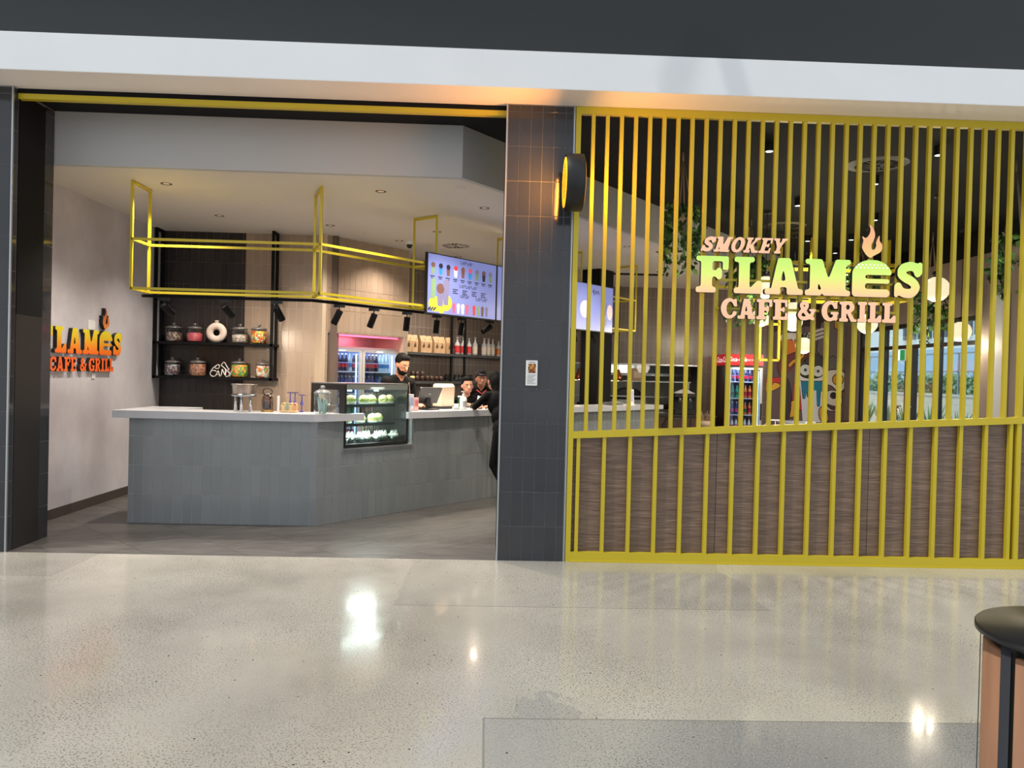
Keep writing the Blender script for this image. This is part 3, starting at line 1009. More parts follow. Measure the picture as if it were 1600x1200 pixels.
poly_part('display_plinth', [AL(.345, .008), AL(1.352, .008), AL(1.352, .60), AL(.345, .60)], 0, .79, M_GROUT_C, cn)
poly_part('right_body', [AL(1.352, .008), AL(7.3, .008), AL(7.3, .5), AL(1.352, .5)], 0, ZT0, M_GROUT_C, cn)
poly_part('return_wing', [lx(-3.695, 1.72), lx(-3.30, 1.72), lx(-3.30, 2.2), lx(-3.695, 2.2)], 0, ZT0, M_GROUT_C, cn)
ntl = tiles(cn, (-3.695 + 1.757, .008, 0), 0, 0, 1.936, 0, ZT0, M_T_CNT, ustart=-.047)
ntl += tiles(cn, (-1.938, .86, 0), R(-90), 0.0, .85, 0, ZT0, M_T_CNT)
def hole(a, b, c, d):
    if b <= .347 or a >= 1.35 or d <= .79: return [(a, b, c, d)]
    out = []
    if a < .347: out.append((a, .347, c, d)); a = .347
    if b > 1.35: out.append((1.35, b, c, d)); b = 1.35
    if c < .79: out.append((a, b, c, .79))
    return out
q = AL(0, .008)
ntl += tiles(cn, q, ANG, .004, 2.75, 0, ZT0, M_T_CNT, skip=hole, ustart=.004)
ntl += tiles(cn, q, ANG, 4.42, 7.3, .6, ZT0, M_T_CNT, ustart=.004)
# beyond 300 tiles: the stretch behind the pier and the low rows behind the slat screen, one piece
b = B()
for i in range(int((7.3 - 2.75) / .1005)):
    u = 2.72 + i * .1005
    for j in range(4):
        z0, z1 = j * .302, min(ZT0, (j + 1) * .302)
        if u + .1 > 4.42 and j > 1: continue
        b.cbox(u, -.0, z0 + .002, u + .096, .012, z1 - .002, .001)
o = b.obj('tiles_beyond', M_T_CNT, cn, (0, 0, 0), ANG)
stuff(o)
B().box(.335, -.012, .778, 1.362, .0, .79).box(1.352, -.012, .79, 1.362, .0, ZT0).obj('opening_trim', M_ALU, cn, (0, 0, 0), ANG)

M_STONE = mat('pale_stone', (198, 199, 203), .28, vary=.03, vscale=9)
wt1 = poly_part('worktop', [(-3.845, 1.29), (-1.78, 1.29), tuple(A(.58, -.05).xy), tuple(A(.58, -.004).xy), tuple(A(.33, -.004).xy), tuple(A(.33, .42).xy), (-1.9, 1.78), (-3.28, 1.78), (-3.28, 2.26), (-3.845, 2.26)], ZT0 + .001, ZT1, M_STONE, None)
tag(wt1, 'pale stone worktop with an overhanging left end, before the sweet jars', 'worktop')
wt2 = poly_part('worktop', [tuple(A(1.24, -.05).xy), tuple(A(7.42, -.05).xy), tuple(A(7.42, .55).xy), tuple(A(1.36, .55).xy), tuple(A(1.36, -.004).xy), tuple(A(1.24, -.004).xy)], ZT0 + .001, ZT1, M_STONE, None)
tag(wt2, 'pale stone worktop with the till, running behind the tiled pier', 'worktop')

# ------------------------------------------------------------------ hanging yellow frame over the counter
hf = thing('overhead_rack', 'yellow steel rack hung from the ceiling over the service counter', 'frame', (0, 0, ZC))
oc, ic = (-1.728, 1.16), (-1.879, 1.565)
path_o = [(-3.62, 1.16), oc, tuple(A(6.2, -.14).xy)]
path_i = [(-3.62, 1.565), ic, tuple(A(6.2, .24).xy)]
ZB_, ZM_ = 2.41 - ZC, 2.908 - ZC
BW = .025
for z in (ZB_, ZM_):
    for pa in (path_o, path_i):
        for p, q in zip(pa[:-1], pa[1:]):
            B().bar((p[0], p[1], z), (q[0], q[1], z), BW).obj('rail', M_YEL, hf)
posts = [((-3.62, 1.16), (-3.62, 1.565)), (oc, ic)] + [(tuple(A(s, -.14).xy), tuple(A(s, .24).xy)) for s in (1.535, 3.1, 4.58, 6.2)]
for p, q in posts:
    for r in (p, q):
        B().bar((r[0], r[1], ZB_ - BW / 2), (r[0], r[1], -.002), BW).obj('post', M_YEL, hf)
    for z in (-.02, ZB_, ZM_):
        B().bar((p[0], p[1], z), (q[0], q[1], z), BW).obj('cross_bar', M_YEL, hf)
for s in (1.62, 2.3): 
    v = A(s, -.15); B().box(-.1, -.03, -.03, .1, .03, .03).obj('screen_bracket', M_YEL, hf, (v.x, v.y, 2.66 - ZC), ANG)

lt = thing('light_track', 'black lighting track under the hanging yellow frame', 'track', (0, 0, 2.375))
tp = [(-3.70, 1.60), (-1.892, 1.60), tuple(A(6.2, .275).xy)]
for p, q in zip(tp[:-1], tp[1:]):
    B().bar((p[0], p[1], 0), (q[0], q[1], 0), .035, .03).obj('track_section', M_BLACKM, lt)

M_LAMPF = mat('spot_lens', (255, 244, 220), .3, emit=2.0)
def spotlight(p, aim, label, power=14., wide=75):
    t = thing('track_spotlight', label, 'spotlight', (p[0], p[1], 2.36), 0, 'black spotlights on the counter track')
    B().box(-.06, -.016, -.03, .06, .016, 0).obj('adapter', M_BLACK, t)
    B().cyl((0, 0, -.075), .008, .05, 8).obj('stem', M_BLACK, t)
    d = Vector(aim).normalized()
    q = d.to_track_quat('-Z', 'Y').to_matrix().to_4x4()
    b = B().lathe([(0, .055), (.034, .055), (.037, .05), (.037, -.11), (.034, -.115), (.031, -.105), (0, -.105)], n=18)
    b.xf(Matrix.Translation(Vector((0, 0, -.085)) + d * .03) @ q)
    ba = b.obj('barrel', M_BLACKM, t, fix=True)
    b = B().lathe([(0, -.1045), (.029, -.1045)], n=14)
    b.xf(Matrix.Translation(Vector((0, 0, -.085)) + d * .03) @ q)
    b.obj('lens', M_LAMPF, ba)
    if power:
        o = lamp('spot_beam', 'SPOT', Vector((p[0], p[1], 2.275)) + d * .17, power * 2.6, (1, .82, .62), .03, (0, 0, 0), wide, .7)
        o.rotation_euler = d.to_track_quat('-Z', 'Y').to_euler()
aimb = (0.25, .75, -.8)
spotlight((-3.47, 1.60), (.32, .75, -.5), 'black track spotlight aimed down, at the plaster wall end of the track', 26)
spotlight((-2.83, 1.60), (.35, .8, -.6), 'black track spotlight over the ring vase and sweet jars', 26)
spotlight((-2.28, 1.60), (.35, .6, -.9), 'black track spotlight before the right post of the jar shelf', 24)
for s, (ds, dt, dz), lab in ((.46, (-.35, .2, -.9), 'tilted black track spotlight beside the frame corner, before the tan tiles'),
                            (.96, (-.15, .35, -.95), 'slightly tilted black track spotlight above the drinks fridge'),
                            (1.48, (0, .12, -1), 'upright black track spotlight beside the menu screen edge'),
                            (1.99, (0, .12, -1), 'upright black track spotlight under the menu screen, over the coffee bags'),
                            (2.45, (0, .12, -1), 'upright black track spotlight under the menu screen, over the red bottles'),
                            (3.01, (-.9, .1, -.5), 'steeply tilted black track spotlight beside the tiled pier'),
                            (4.62, (.2, .7, -.5), 'black track spotlight under the menu screen behind the slats, by the pier'),
                            (5.02, (.8, .3, -.5), 'black tilted track spotlight under the menu screen behind the slats, by the black column'),
                            (5.55, (.9, .2, -.4), 'black track spotlight in front of the black column')):
    if abs(s - 3.01) < .01: pw_ = 3
    else: pw_ = 14 if s < 1.2 else (20 if s < 4 else 12)
    p = A(s, .275)
    d = UX * ds + NX * dt; 
    spotlight((p.x, p.y), (d.x, d.y, dz), lab, pw_, 75 if s < 1.2 else 115)

# ------------------------------------------------------------------ menu screens
M_SCR = mat('screen_glow', (110, 118, 170), .25, emit=.5, ecol=(150, 160, 232))
def ink(name, c, e=.45): return mat('ink_' + name, c, .4, emit=e)
INK = {'dark': ink('dark', (40, 36, 60), .1), 'brown': ink('brown', (110, 76, 70)), 'blue': ink('blue', (40, 130, 200)), 'yel': ink('yellow', (206, 200, 60)),
       'pink': ink('pink', (206, 90, 120)), 'red': ink('red', (200, 60, 60)), 'pale': ink('pale', (226, 226, 246), .7), 'green': ink('green', (120, 150, 110)),
       'grey': ink('grey', (120, 116, 150)), 'peach': ink('peach', (230, 190, 190), .6)}
IK = list(INK); IM = [INK[i_] for i_ in IK]
def menu_screen(s0, label, draw):
    W, H_ = 1.235, .712
    c = A(s0 + W / 2, -.19)
    t = thing('menu_screen', label, 'screen', (c.x, c.y, 2.32), ANG, 'menu screens over the counter')
    B().box(-W / 2, -.012, 0, W / 2, .028, H_).obj('casing', M_BLACK, t)
    B().box(-W / 2 + .012, -.0135, .014, W / 2 - .012, -.012, H_ - .012).obj('panel', M_SCR, t)
    b = B()
    draw(b, lambda k_: IK.index(k_))
    if b.v: 
        b.xf(Matrix.Translation((-W / 2, -.0138, 0)))
        stuff(b.obj('menu_print', IM, t))
    return t
def q4(b, x, z, w_, h_, m): b.box(x, -.0008, z, x + w_, 0, z + h_, m)
def cup(b, x, z, w_, h_, m, top):
    b.prism([(x + .15 * w_, z), (x + .85 * w_, z), (x + w_, z + h_ * .7), (x, z + h_ * .7)], -.001, 0, m)
    b.prism([(x + w_ * .5 + math.cos(a) * w_ * .55, z + h_ * .8 + math.sin(a) * h_ * .24) for a in np.linspace(0, 6.28, 11)[:-1]], -.0014, 0, top)
def squig(b, x, z, w_, h_, m, n=5, th=.0035):
    pts = [(x + w_ * i / (n * 6), z + h_ * (.5 + .5 * math.sin(i * 1.05 + (i % 4)))) for i in range(n * 6 + 1)]
    for p, q in zip(pts[:-1], pts[1:]):
        dx, dz = q[0] - p[0], q[1] - p[1]; L = math.hypot(dx, dz) + 1e-9
        nx_, nz_ = -dz / L * th / 2, dx / L * th / 2
        b.prism([(p[0] - nx_, p[1] - nz_), (q[0] - nx_, q[1] - nz_), (q[0] + nx_, q[1] + nz_), (p[0] + nx_, p[1] + nz_)], -.0012, 0, m)
def menu1(b, m):
    tops = ['brown', 'dark', 'dark', 'red', 'brown', 'pink', 'grey', 'brown', 'grey']
    bod = ['green', 'blue', 'brown', 'pale', 'brown', 'blue', 'green', 'dark', 'green']
    for i in range(9):
        x = .06 + i * .128
        cup(b, x, .47, .062, .13, m(bod[i]), m(tops[i]))
        q4(b, x - .012, .435, .075, .012, m('dark')); q4(b, x + .0, .415, .05, .010, m('dark'))
    squig(b, .55, .63, .22, .05, m('dark'), 4)
    squig(b, .54, .345, .32, .05, m('dark'), 6)
    squig(b, .56, .225, .16, .045, m('dark'), 4); squig(b, .84, .215, .22, .05, m('dark'), 4)
    for i in range(4):
        for j in range(3): q4(b, .43 + i * .17, .315 - j * .022, .09 - (j % 2) * .025, .011, m('dark'))
    for i, cc in enumerate(['pink', 'peach', 'pale', 'pink', 'red', 'green', 'brown', 'grey']):
        x = .43 + i * .078 + (.05 if i > 3 else 0)
        cup(b, x, .035, .052, .12, m(cc), m(cc))
    b.prism([(.14 + .11 * math.cos(a), .12 + .09 * math.sin(a)) for a in np.linspace(0, 6.28, 15)[:-1]], -.0008, 0, m('yel'))
    b.prism([(.32 + .10 * math.cos(a), .15 + .10 * math.sin(a)) for a in np.linspace(0, 6.28, 15)[:-1]], -.0008, 0, m('yel'))
    b.prism([(.24 + .06 * math.cos(a), .075 + .06 * math.sin(a)) for a in np.linspace(0, 6.28, 15)[:-1]], -.0009, 0, m('yel'))
    cup(b, .16, .10, .12, .26, m('grey'), m('brown')); cup(b, .26, .12, .11, .30, m('grey'), m('grey'))
    b.prism([(.06, .18), (.13, .18), (.14, .40), (.10, .44), (.07, .38)], -.0012, 0, m('green'))
    for i in range(9): b.prism([(.03 + .014 * i + .012 * math.cos(a), .05 + .012 * (i % 3) + .012 * math.sin(a)) for a in np.linspace(0, 6.28, 7)[:-1]], -.0016, 0, m('dark'))
def menu2(b, m):
    for i in range(6):
        for j in range(6): q4(b, .1 + i * .18, .55 - j * .08, .11 - (j % 2) * .03, .014, m('dark'))
def menu3(b, m):
    b.prism([(.45 + .13 * math.cos(a), .32 + .13 * math.sin(a)) for a in np.linspace(0, 6.28, 20)[:-1]], -.0008, 0, m('peach'))
    b.prism([(1.14 + .08 * math.cos(a), .32 + .12 * math.sin(a)) for a in np.linspace(0, 6.28, 16)[:-1]], -.0008, 0, m('peach'))
    for i in range(14): b.prism([(.95 + .09 * math.cos(a + i) + .02 * (i % 4), .10 + .03 * (i % 5) + .02 * math.sin(a)) for a in (0, 2.1, 4.2)], -.0012, 0, m('grey'))
    b.prism([(.98, .18), (.99, .18), (1.05, .46), (1.04, .46)], -.001, 0, m('dark'))
menu_screen(1.335, 'lit menu screen with milkshakes and cups, over the till', menu1)
menu_screen(2.58, 'lit menu screen half hidden by the tiled pier', menu2)
t3 = menu_screen(4.16, 'lit menu screen behind the slats, with opening time lettering', menu3)
me = text_mesh('till 4pm.', .11, INK['dark'], 'lettering', .2)
put('lettering', me, t3, (.05, -.0142, .60), rot=(R(90), 0, 0))

# roof strut of the mall: two raking legs on a beam that springs from the upper wall; its shadow falls on the fascia
rs = thing('roof_strut', 'dark steel raking roof strut above the mall front', 'strut', (0, 0, 0))
M_STRUT = mat('strut_grey', (60, 62, 66), .5)
kk = 4.5
def sh(px, py, Y=-.37): return at(px, py, Y=Y) - sun_dir * kk
a1, a2 = sh(1099, -25), sh(1050, 160)
b1, b2 = sh(1109, -25), sh(1158, 160)
B().bar(a1, a2, .16, .05).obj('leg', M_STRUT, rs)
B().bar(b1, b2, .16, .05).obj('leg', M_STRUT, rs)
ap = (a1 + b1) / 2
B().bar((ap.x, ap.y, ap.z - .05), (ap.x, ap.y, 12.0), .2, .06).obj('hanger', M_STRUT, rs)
ps.scale = (.87, .87, .87); ps.location = (-4.53, 1.10, 1.58)

# ------------------------------------------------------------------ hanging jar shelf
js = thing('hanging_shelf', 'black steel two-tier shelf hung from the ceiling with sweet jars', 'shelf', (-4.5, 3.80, 0))
for x in (0, 1.56):
    for y in (0, .20):
        B().box(x - .018, y - .018, 1.47, x + .018, y + .018, ZC - .001).obj('post', M_BLACKM, js)
    B().box(x - .018, .018, ZC - .04, x + .018, .182, ZC - .001).obj('top_bar', M_BLACKM, js)
for z in (1.47, 1.935):
    B().box(-.018, -.018, z, 1.60, .225, z + .035).obj('shelf_board', M_BLACKM, js)
ZJ1, ZJ2 = 1.971, 1.506
G_JAR = glass('jar_glass', (246, 250, 250), .07)
PROTO = {}
def jar(loc, r, h, fill, cm, label):
    t = thing('sweet_jar', label, 'jar', loc, 0, 'glass sweet jars on the black shelf')
    B().lathe([(0, .003), (r * .92, .003), (r, .015), (r, h * .82), (r * .86, h * .95), (r * .84, h)], n=24).obj('glass_body', G_JAR, t)
    B().lathe([(r * .98, h * .955), (r, h), (r * .9, h * 1.06), (r * .3, h * 1.14), (.012, h * 1.16), (.012, h * 1.2), (.026, h * 1.24), (.026, h * 1.29), (0, h * 1.33)], n=20).obj('lid', mat('jar_lid', (150, 146, 142), .15, metal=.7), t)
    B().lathe([(0, .007), (r * .9, .007), (r * .95, .02), (r * .95, h * fill), (r * .5, h * fill + .012), (0, h * fill + .004)], n=22).obj('sweets', cm, t)
    return t
c_wrap = candy_mat('wrapped_toffees', [(120, 96, 84), (196, 184, 176), (96, 70, 60), (170, 120, 96), (60, 48, 44)], 46)
c_pink = mat('pink_bonbons', (206, 84, 92), .5, vary=.15, vscale=60, bump=.5, bscale=60)
c_mint = candy_mat('pale_mints', [(196, 180, 166), (150, 120, 100), (220, 208, 196), (170, 150, 134)], 70)
c_jelly = candy_mat('jelly_mix', [(220, 60, 40), (240, 190, 40), (90, 160, 60), (236, 220, 190), (230, 120, 40)], 42)
c_bear = candy_mat('gummy_mix', [(70, 170, 80), (240, 150, 40), (236, 90, 60), (236, 210, 60), (60, 140, 60)], 40)
c_brown = candy_mat('nut_mix', [(150, 96, 66), (196, 150, 110), (120, 70, 50), (206, 120, 100)], 64)
c_white = candy_mat('white_red_mix', [(230, 220, 212), (210, 80, 60), (236, 160, 90), (240, 236, 230), (120, 150, 90)], 40)
c_dark = candy_mat('twisted_wraps', [(70, 78, 86), (176, 176, 180), (150, 70, 60), (50, 50, 56)], 44)
YJ = 3.905
for x, r, h, fi, cm, lab in ((-4.29, .105, .195, .62, c_wrap, 'lidded glass jar of brown wrapped toffees on upper shelf'), (-4.01, .105, .195, .62, c_pink, 'lidded glass jar half full of pink sweets'),
                             (-3.40, .105, .20, .55, c_mint, 'lidded glass jar of pale mints beside the ring vase'), (-3.14, .108, .20, .85, c_jelly, 'lidded glass jar of red and yellow jelly sweets')):
    jar((x, YJ, ZJ1), r, h, fi, cm, lab)
for x, r, h, fi, cm, lab in ((-4.30, .10, .19, .8, c_dark, 'lidded glass jar of twist-wrapped dark sweets'), (-3.96, .112, .195, .85, c_brown, 'lidded glass jar of brown nuts on lower shelf'),
                             (-3.395, .11, .20, .85, c_bear, 'lidded glass jar of green and orange gummies'), (-3.08, .095, .19, .85, c_white, 'lidded glass jar of white and red sweets beside the shelf post')):
    jar((x, YJ, ZJ2), r, h, fi, cm, lab)
# ring vase
v = thing('ring_vase', 'cream ceramic ring-shaped vase with a short neck between sweet jars', 'vase', (-3.715, YJ, ZJ1))
b = B()
n1, n2 = 28, 14
vs = []; fs = []
for i in range(n1):
    a = 2 * math.pi * i / n1
    for j in range(n2):
        t_ = 2 * math.pi * j / n2
        rr = .092 + .048 * math.cos(t_)
        vs.append((rr * math.cos(a), .035 * math.sin(t_), .137 + rr * math.sin(a) * .985))
    for j in range(n2):
        fs.append((i * n2 + j, (i + 1) % n1 * n2 + j, (i + 1) % n1 * n2 + (j + 1) % n2, i * n2 + (j + 1) % n2))
b.add(vs, fs, 0, True)
M_VASE = mat('cream_ceramic', (226, 206, 190), .6)
b.obj('ring_body', M_VASE, v)
B().lathe([(.026, .262), (.026, .30), (.031, .306), (.022, .306), (.02, .27)], n=16).obj('neck', M_VASE, v)
# wire lettering of sweets
cd = thing('candy_sign', 'white wire word sign with lollipop and wrapped sweet on lower shelf', 'sign', (-3.65, 3.86, ZJ2))
M_WIRE = mat('white_wire', (236, 226, 216), .5)
def wire(pts, nm='letter', rr=.006):
    pp = catmull(pts, 5)
    B().tube([(p[0], 0, p[1] + .006) for p in pp], rr, 6).obj(nm, M_WIRE, cd)
wire([(-.04, .065), (-.07, .08), (-.11, .07), (-.125, .035), (-.105, .005), (-.07, .0), (-.045, .018)])
wire([(-.06, 0), (-.035, .04), (-.018, .075), (-.005, .04), (.01, 0)]); wire([(-.045, .025), (0, .025)])
wire([(.02, .01), (.03, .05), (.035, .10), (.055, .06), (.075, .02), (.078, .06), (.08, .10)])
wire([(.085, .005), (.09, .075), (.125, .06), (.132, .03), (.11, .002), (.085, .005)])
wire([(.125, .075), (.135, .05), (.148, .045)]); wire([(.16, .085), (.15, .045), (.138, .0)])
wire([(-.12, .06), (-.08, .12), (-.02, .16), (.0, .14), (-.015, .11), (-.05, .11), (-.06, .13), (-.04, .15)], 'lollipop')
wire([(.02, .15), (.06, .195), (.11, .12), (.13, .10), (.10, .09), (.05, .13), (.02, .15)], 'wrapped_sweet')

# ------------------------------------------------------------------ things on the left worktop
ZW = ZT1 + .001
t = thing('steel_vessel', 'brushed steel pot on a ring with three chrome legs', 'vessel', (-2.61, 1.62, ZW))
B().lathe([(0, .18), (.105, .18), (.118, .19), (.122, .275), (.132, .285), (.132, .292), (.12, .292), (.112, .2), (0, .195)], n=28).obj('pot', mat('grey_steel', (150, 138, 128), .32, metal=.6), t)
B().lathe([(.09, .165), (.128, .16), (.13, .178), (.12, .186)], n=28).obj('ring', M_STEEL, t)
for a in (200, 270, 340): B().tube([(.085 * math.cos(R(a)), .085 * math.sin(R(a)), z) for z in (.0, .17)], [.016, .013], 10).obj('leg', M_CHROME, t)
t = thing('cloche_stand', 'small glass cloche with a ring handle on a brass base', 'cloche', (-2.36, 1.62, ZW))
B().cyl((0, 0, 0), .065, .022, 20).obj('base', mat('brass', (190, 150, 90), .3, metal=.8), t)
B().lathe([(.058, .022), (.06, .12), (.05, .17), (.02, .195), (0, .2)], n=20).obj('dome', glass('brown_glass', (206, 184, 170), .1), t)
B().tube([(.05 * math.cos(a), 0, .215 + .036 * math.sin(a)) for a in np.linspace(0, 2 * math.pi, 17)[:-1]], .006, 6, closed=True).obj('handle', M_BLACK, t)
B().lathe([(0, .023), (.045, .024), (.04, .11), (0, .12)], n=16).obj('cake', mat('chocolate', (74, 46, 38), .5, vary=.2, vscale=40), t)
o = tag(B().cyl((0, 0, 0), .013, .175, 14).obj('paper_tube', mat('paper_white', (232, 230, 226), .6), None, (-2.245, 1.62, ZW)), 'slim white paper tube standing by the wooden rack', 'tube')
B().cyl((0, 0, .175), .0135, .004, 14).obj('cap', M_ALU, o)
t = thing('card_rack', 'pale wooden rack of curved cards on the worktop', 'rack', (-2.12, 1.60, ZW))
M_PINE = mat('pale_pine', (206, 170, 126), .5, vary=.1, vscale=30)
B().cbox(-.085, -.05, 0, .085, .05, .02, .003).obj('tray', M_PINE, t)
for i, (x, c) in enumerate(((-.06, (214, 186, 140)), (-.02, (150, 160, 130)), (.02, (214, 180, 130)), (.06, (214, 160, 110)))):
    pts = [(x + .022 * math.cos(a), .06 + .04 * math.sin(a)) for a in np.linspace(-.6, 3.4, 12)]
    b = B()
    b.tube([(p[0], -.02, p[1]) for p in pts], .006, 6).tube([(p[0], .02, p[1]) for p in pts], .006, 6)
    b.box(x - .02, -.025, .02, x + .02, .025, .075)
    b.obj('card', mat('card_%d' % i, c, .6), t)
t = thing('purple_stand', 'purple metal display stand with crossbars behind the card rack', 'stand', (-2.09, 1.71, ZW))
M_PUR = mat('purple_metal', (74, 64, 150), .4)
for x, h in ((-.05, .205), (.0, .205), (.075, .18)):
    B().cyl((x, 0, 0), .024, .012, 14).cyl((x, 0, .01), .006, h - .01, 8).lathe([(.022, .08), (.006, .13)], (x, 0, 0), 12).box(x - .035, -.006, h, x + .035, .006, h + .009).obj('post', M_PUR, t)
t = thing('glass_canister', 'large clear glass canister with a knobbed lid beside the cake display', 'canister', (-1.735, 1.44, ZW))
B().lathe([(0, .003), (.085, .003), (.088, .012), (.088, .21), (.08, .215)], n=26).obj('glass_body', G_JAR, t)
B().lathe([(.09, .215), (.092, .228), (.06, .25), (.02, .256), (.012, .262), (.024, .272), (.027, .284), (.018, .298), (0, .30)], n=22).obj('lid', mat('frosted_lid', (170, 172, 170), .15, metal=.4), t)
for i in range(5):
    a = i * 1.3
    B().tube([(.03 * math.cos(a), .03 * math.sin(a), .006), (.045 * math.cos(a + .6), .04 * math.sin(a + .6), .14 + .02 * (i % 3))], .012, 6).obj('wrapped_straw', mat('clear_wrap', (176, 206, 200), .2), t)

# ------------------------------------------------------------------ cake display cabinet
CA = A(.352, .006)
cb = thing('cake_display', 'black-framed glass cake display cabinet set into the counter', 'display cabinet', (CA.x, CA.y, .795), ANG)
CW, CD, CH = .935, .60, .70
G_DISP = glass('display_glass', (242, 250, 249), .04)
B().box(0, 0, 0, CW, CD, .035).obj('base', M_BLACK, cb)
B().box(0, 0, CH - .012, CW, CD, CH).obj('top', mat('grey_steel_top', (120, 124, 122), .3, metal=.6), cb)
B().box(.02, .0, CH - .07, CW - .02, .03, CH - .012).obj('light_rail', mat('rail_grey', (118, 122, 116), .4), cb)
for x in (.0, CW - .022):
    B().box(x, 0, .035, x + .022, .022, CH - .012).obj('front_post', M_BLACK, cb)
    B().box(x, CD - .03, .035, x + .022, CD, CH - .012).obj('rear_post', M_BLACK, cb)
B().box(0, .022, CH - .075, .02, CD - .03, CH - .012).box(0, .022, .035, .02, CD - .03, .1).box(0, .022, .1, .02, .1, CH - .075).box(0, CD - .11, .1, .02, CD - .03, CH - .075).obj('side_frame', M_BLACK, cb)
B().box(.022, .004, .035, CW - .022, .009, CH - .07).obj('front_glass', G_DISP, cb)
B().box(.006, .1, .1, .01, CD - .11, CH - .075).obj('side_glass', G_DISP, cb)
B().box(CW - .012, .022, .035, CW - .008, CD - .03, CH - .012).obj('side_glass', G_DISP, cb)
for z in (.245, .455):
    B().box(.024, .03, z, CW * .80, CD - .06, z + .012).obj('glass_shelf', glass('shelf_glass', (226, 238, 238), .08), cb)
    B().box(.024, .028, z - .018, CW * .80, .034, z + .014).obj('shelf_edge', mat('shelf_trim', (44, 52, 56), .4), cb)
b = B()
for i in range(14): b.cyl((CW * .72 + .004 + (i % 7) * .03, .44 + (i // 7) * .06, .035), .003, CH - .12, 6)
b.obj('wire_grid', M_CHROME, cb)
M_LED = mat('led_white', (240, 255, 250), .3, emit=5)
for x in (.1, .48): B().lathe([(0, 0), (.028, 0), (.022, .02), (0, .022)], (x, .05, CH - .085), 14).obj('lamp', M_LED, cb)
for y in (.06, .5): B().box(.06, y, CH - .03, CW - .06, y + .015, CH - .024).obj('led_strip', M_LED, cb)
def CP(x, y, z): v = CA + UX * x + NX * y; return (v.x, v.y, .795 + z)
for z in (.24, .45):  # strips and area lamps added under the shelves to brighten the food
    B().box(.05, .045, z - .012, CW * .78, .06, z - .004).obj('led_strip', M_LED, cb)
    lamp('added_shelf_light', 'AREA', CP(CW * .4, .10, z - .02), 5, (.93, 1, .98), .3)
B().box(CW - .0075, .05, .036, CW - .003, CD - .031, CH - .013).obj('side_panel', mat('smoked_panel', (50, 60, 62), .15), cb)
lamp('display_light', 'AREA', CP(CW / 2, .25, CH - .04), 7.5, (.93, 1, .98), .5)
M_BUN = mat('bread', (226, 206, 150), .7, vary=.12, vscale=25)
M_LET = mat('lettuce', (150, 170, 90), .6, vary=.2, vscale=30)
M_CREAM = mat('cream', (236, 238, 222), .5, vary=.05, vscale=40, bump=.4, bscale=40)
M_PLATE = mat('white_plate', (216, 224, 222), .3)
def roll(loc, label, sc=1., rz=0.):
    t = thing('filled_roll', label, 'bread roll', loc, rz, 'filled rolls in the cake display')
    B().lathe([(0, .012), (.05 * sc, .012), (.058 * sc, .024), (.055 * sc, .036), (0, .036)], n=16).obj('bun_base', M_BUN, t)
    pts = [(.062 * sc * (1 + .12 * math.sin(5 * a)) , a) for a in np.linspace(0, 2 * math.pi, 21)[:-1]]
    b = B(); n = len(pts)
    b.add([(r * math.cos(a), r * math.sin(a), .036 + .006 * math.sin(7 * a)) for r, a in pts] + [(r * math.cos(a), r * math.sin(a), .052 + .006 * math.cos(6 * a)) for r, a in pts],
          [tuple(range(n)), tuple(range(n, 2 * n))] + [(i, (i + 1) % n, (i + 1) % n + n, i + n) for i in range(n)])
    b.obj('filling', M_LET, t, fix=True)
    B().lathe([(.058 * sc, .052), (.058 * sc, .062), (.045 * sc, .085), (.02 * sc, .097), (0, .10)], n=16).obj('bun_top', M_BUN, t)
    B().lathe([(0, 0), (.05 * sc, 0), (.064 * sc, .01), (.062 * sc, .012), (.05 * sc, .006), (0, .006)], n=18).obj('plate', M_PLATE, t)
def dessert(loc, label, sc=1.):
    t = thing('cream_dessert', label, 'dessert', loc, 0, 'cream dessert cups at the bottom of the display')
    B().lathe([(0, 0), (.042 * sc, 0), (.055 * sc, .05), (.05 * sc, .05), (.04 * sc, .004)], n=16).obj('cup', glass('cup_glass', (200, 226, 222), .15), t)
    b = B().lathe([(0, .003), (.039 * sc, .004), (.049 * sc, .05), (.058 * sc, .06), (.05 * sc, .08), (0, .085)], n=16)
    for i in range(9):
        a = i * 2.4; r = .012 * math.sqrt(i) * sc
        b.lathe([(.016, .07), (.012, .09), (.0, .112 + .01 * (i % 3))], (r * math.cos(a), r * math.sin(a), 0), 7)
    b.obj('cream', M_CREAM, t)
for i, x in enumerate((.11, .25, .40, .54, .68, .82)): roll(CP(x, .16 + .05 * (i % 2), .469), 'filled roll on a plate on the top glass shelf of the display', 1.0 if i < 4 else .9, i * .7)
for i, x in enumerate((.14, .38, .51, .64)): roll(CP(x, .14 + .06 * (i % 2), .259), 'filled roll on a plate on the middle glass shelf of the display', .95, i * 1.1)
for i, x in enumerate((.09, .21, .33, .45, .57, .70, .82)): dessert(CP(x, .13 + .05 * (i % 2), .036), 'cup of whipped cream dessert on the floor of the display', 1.1)

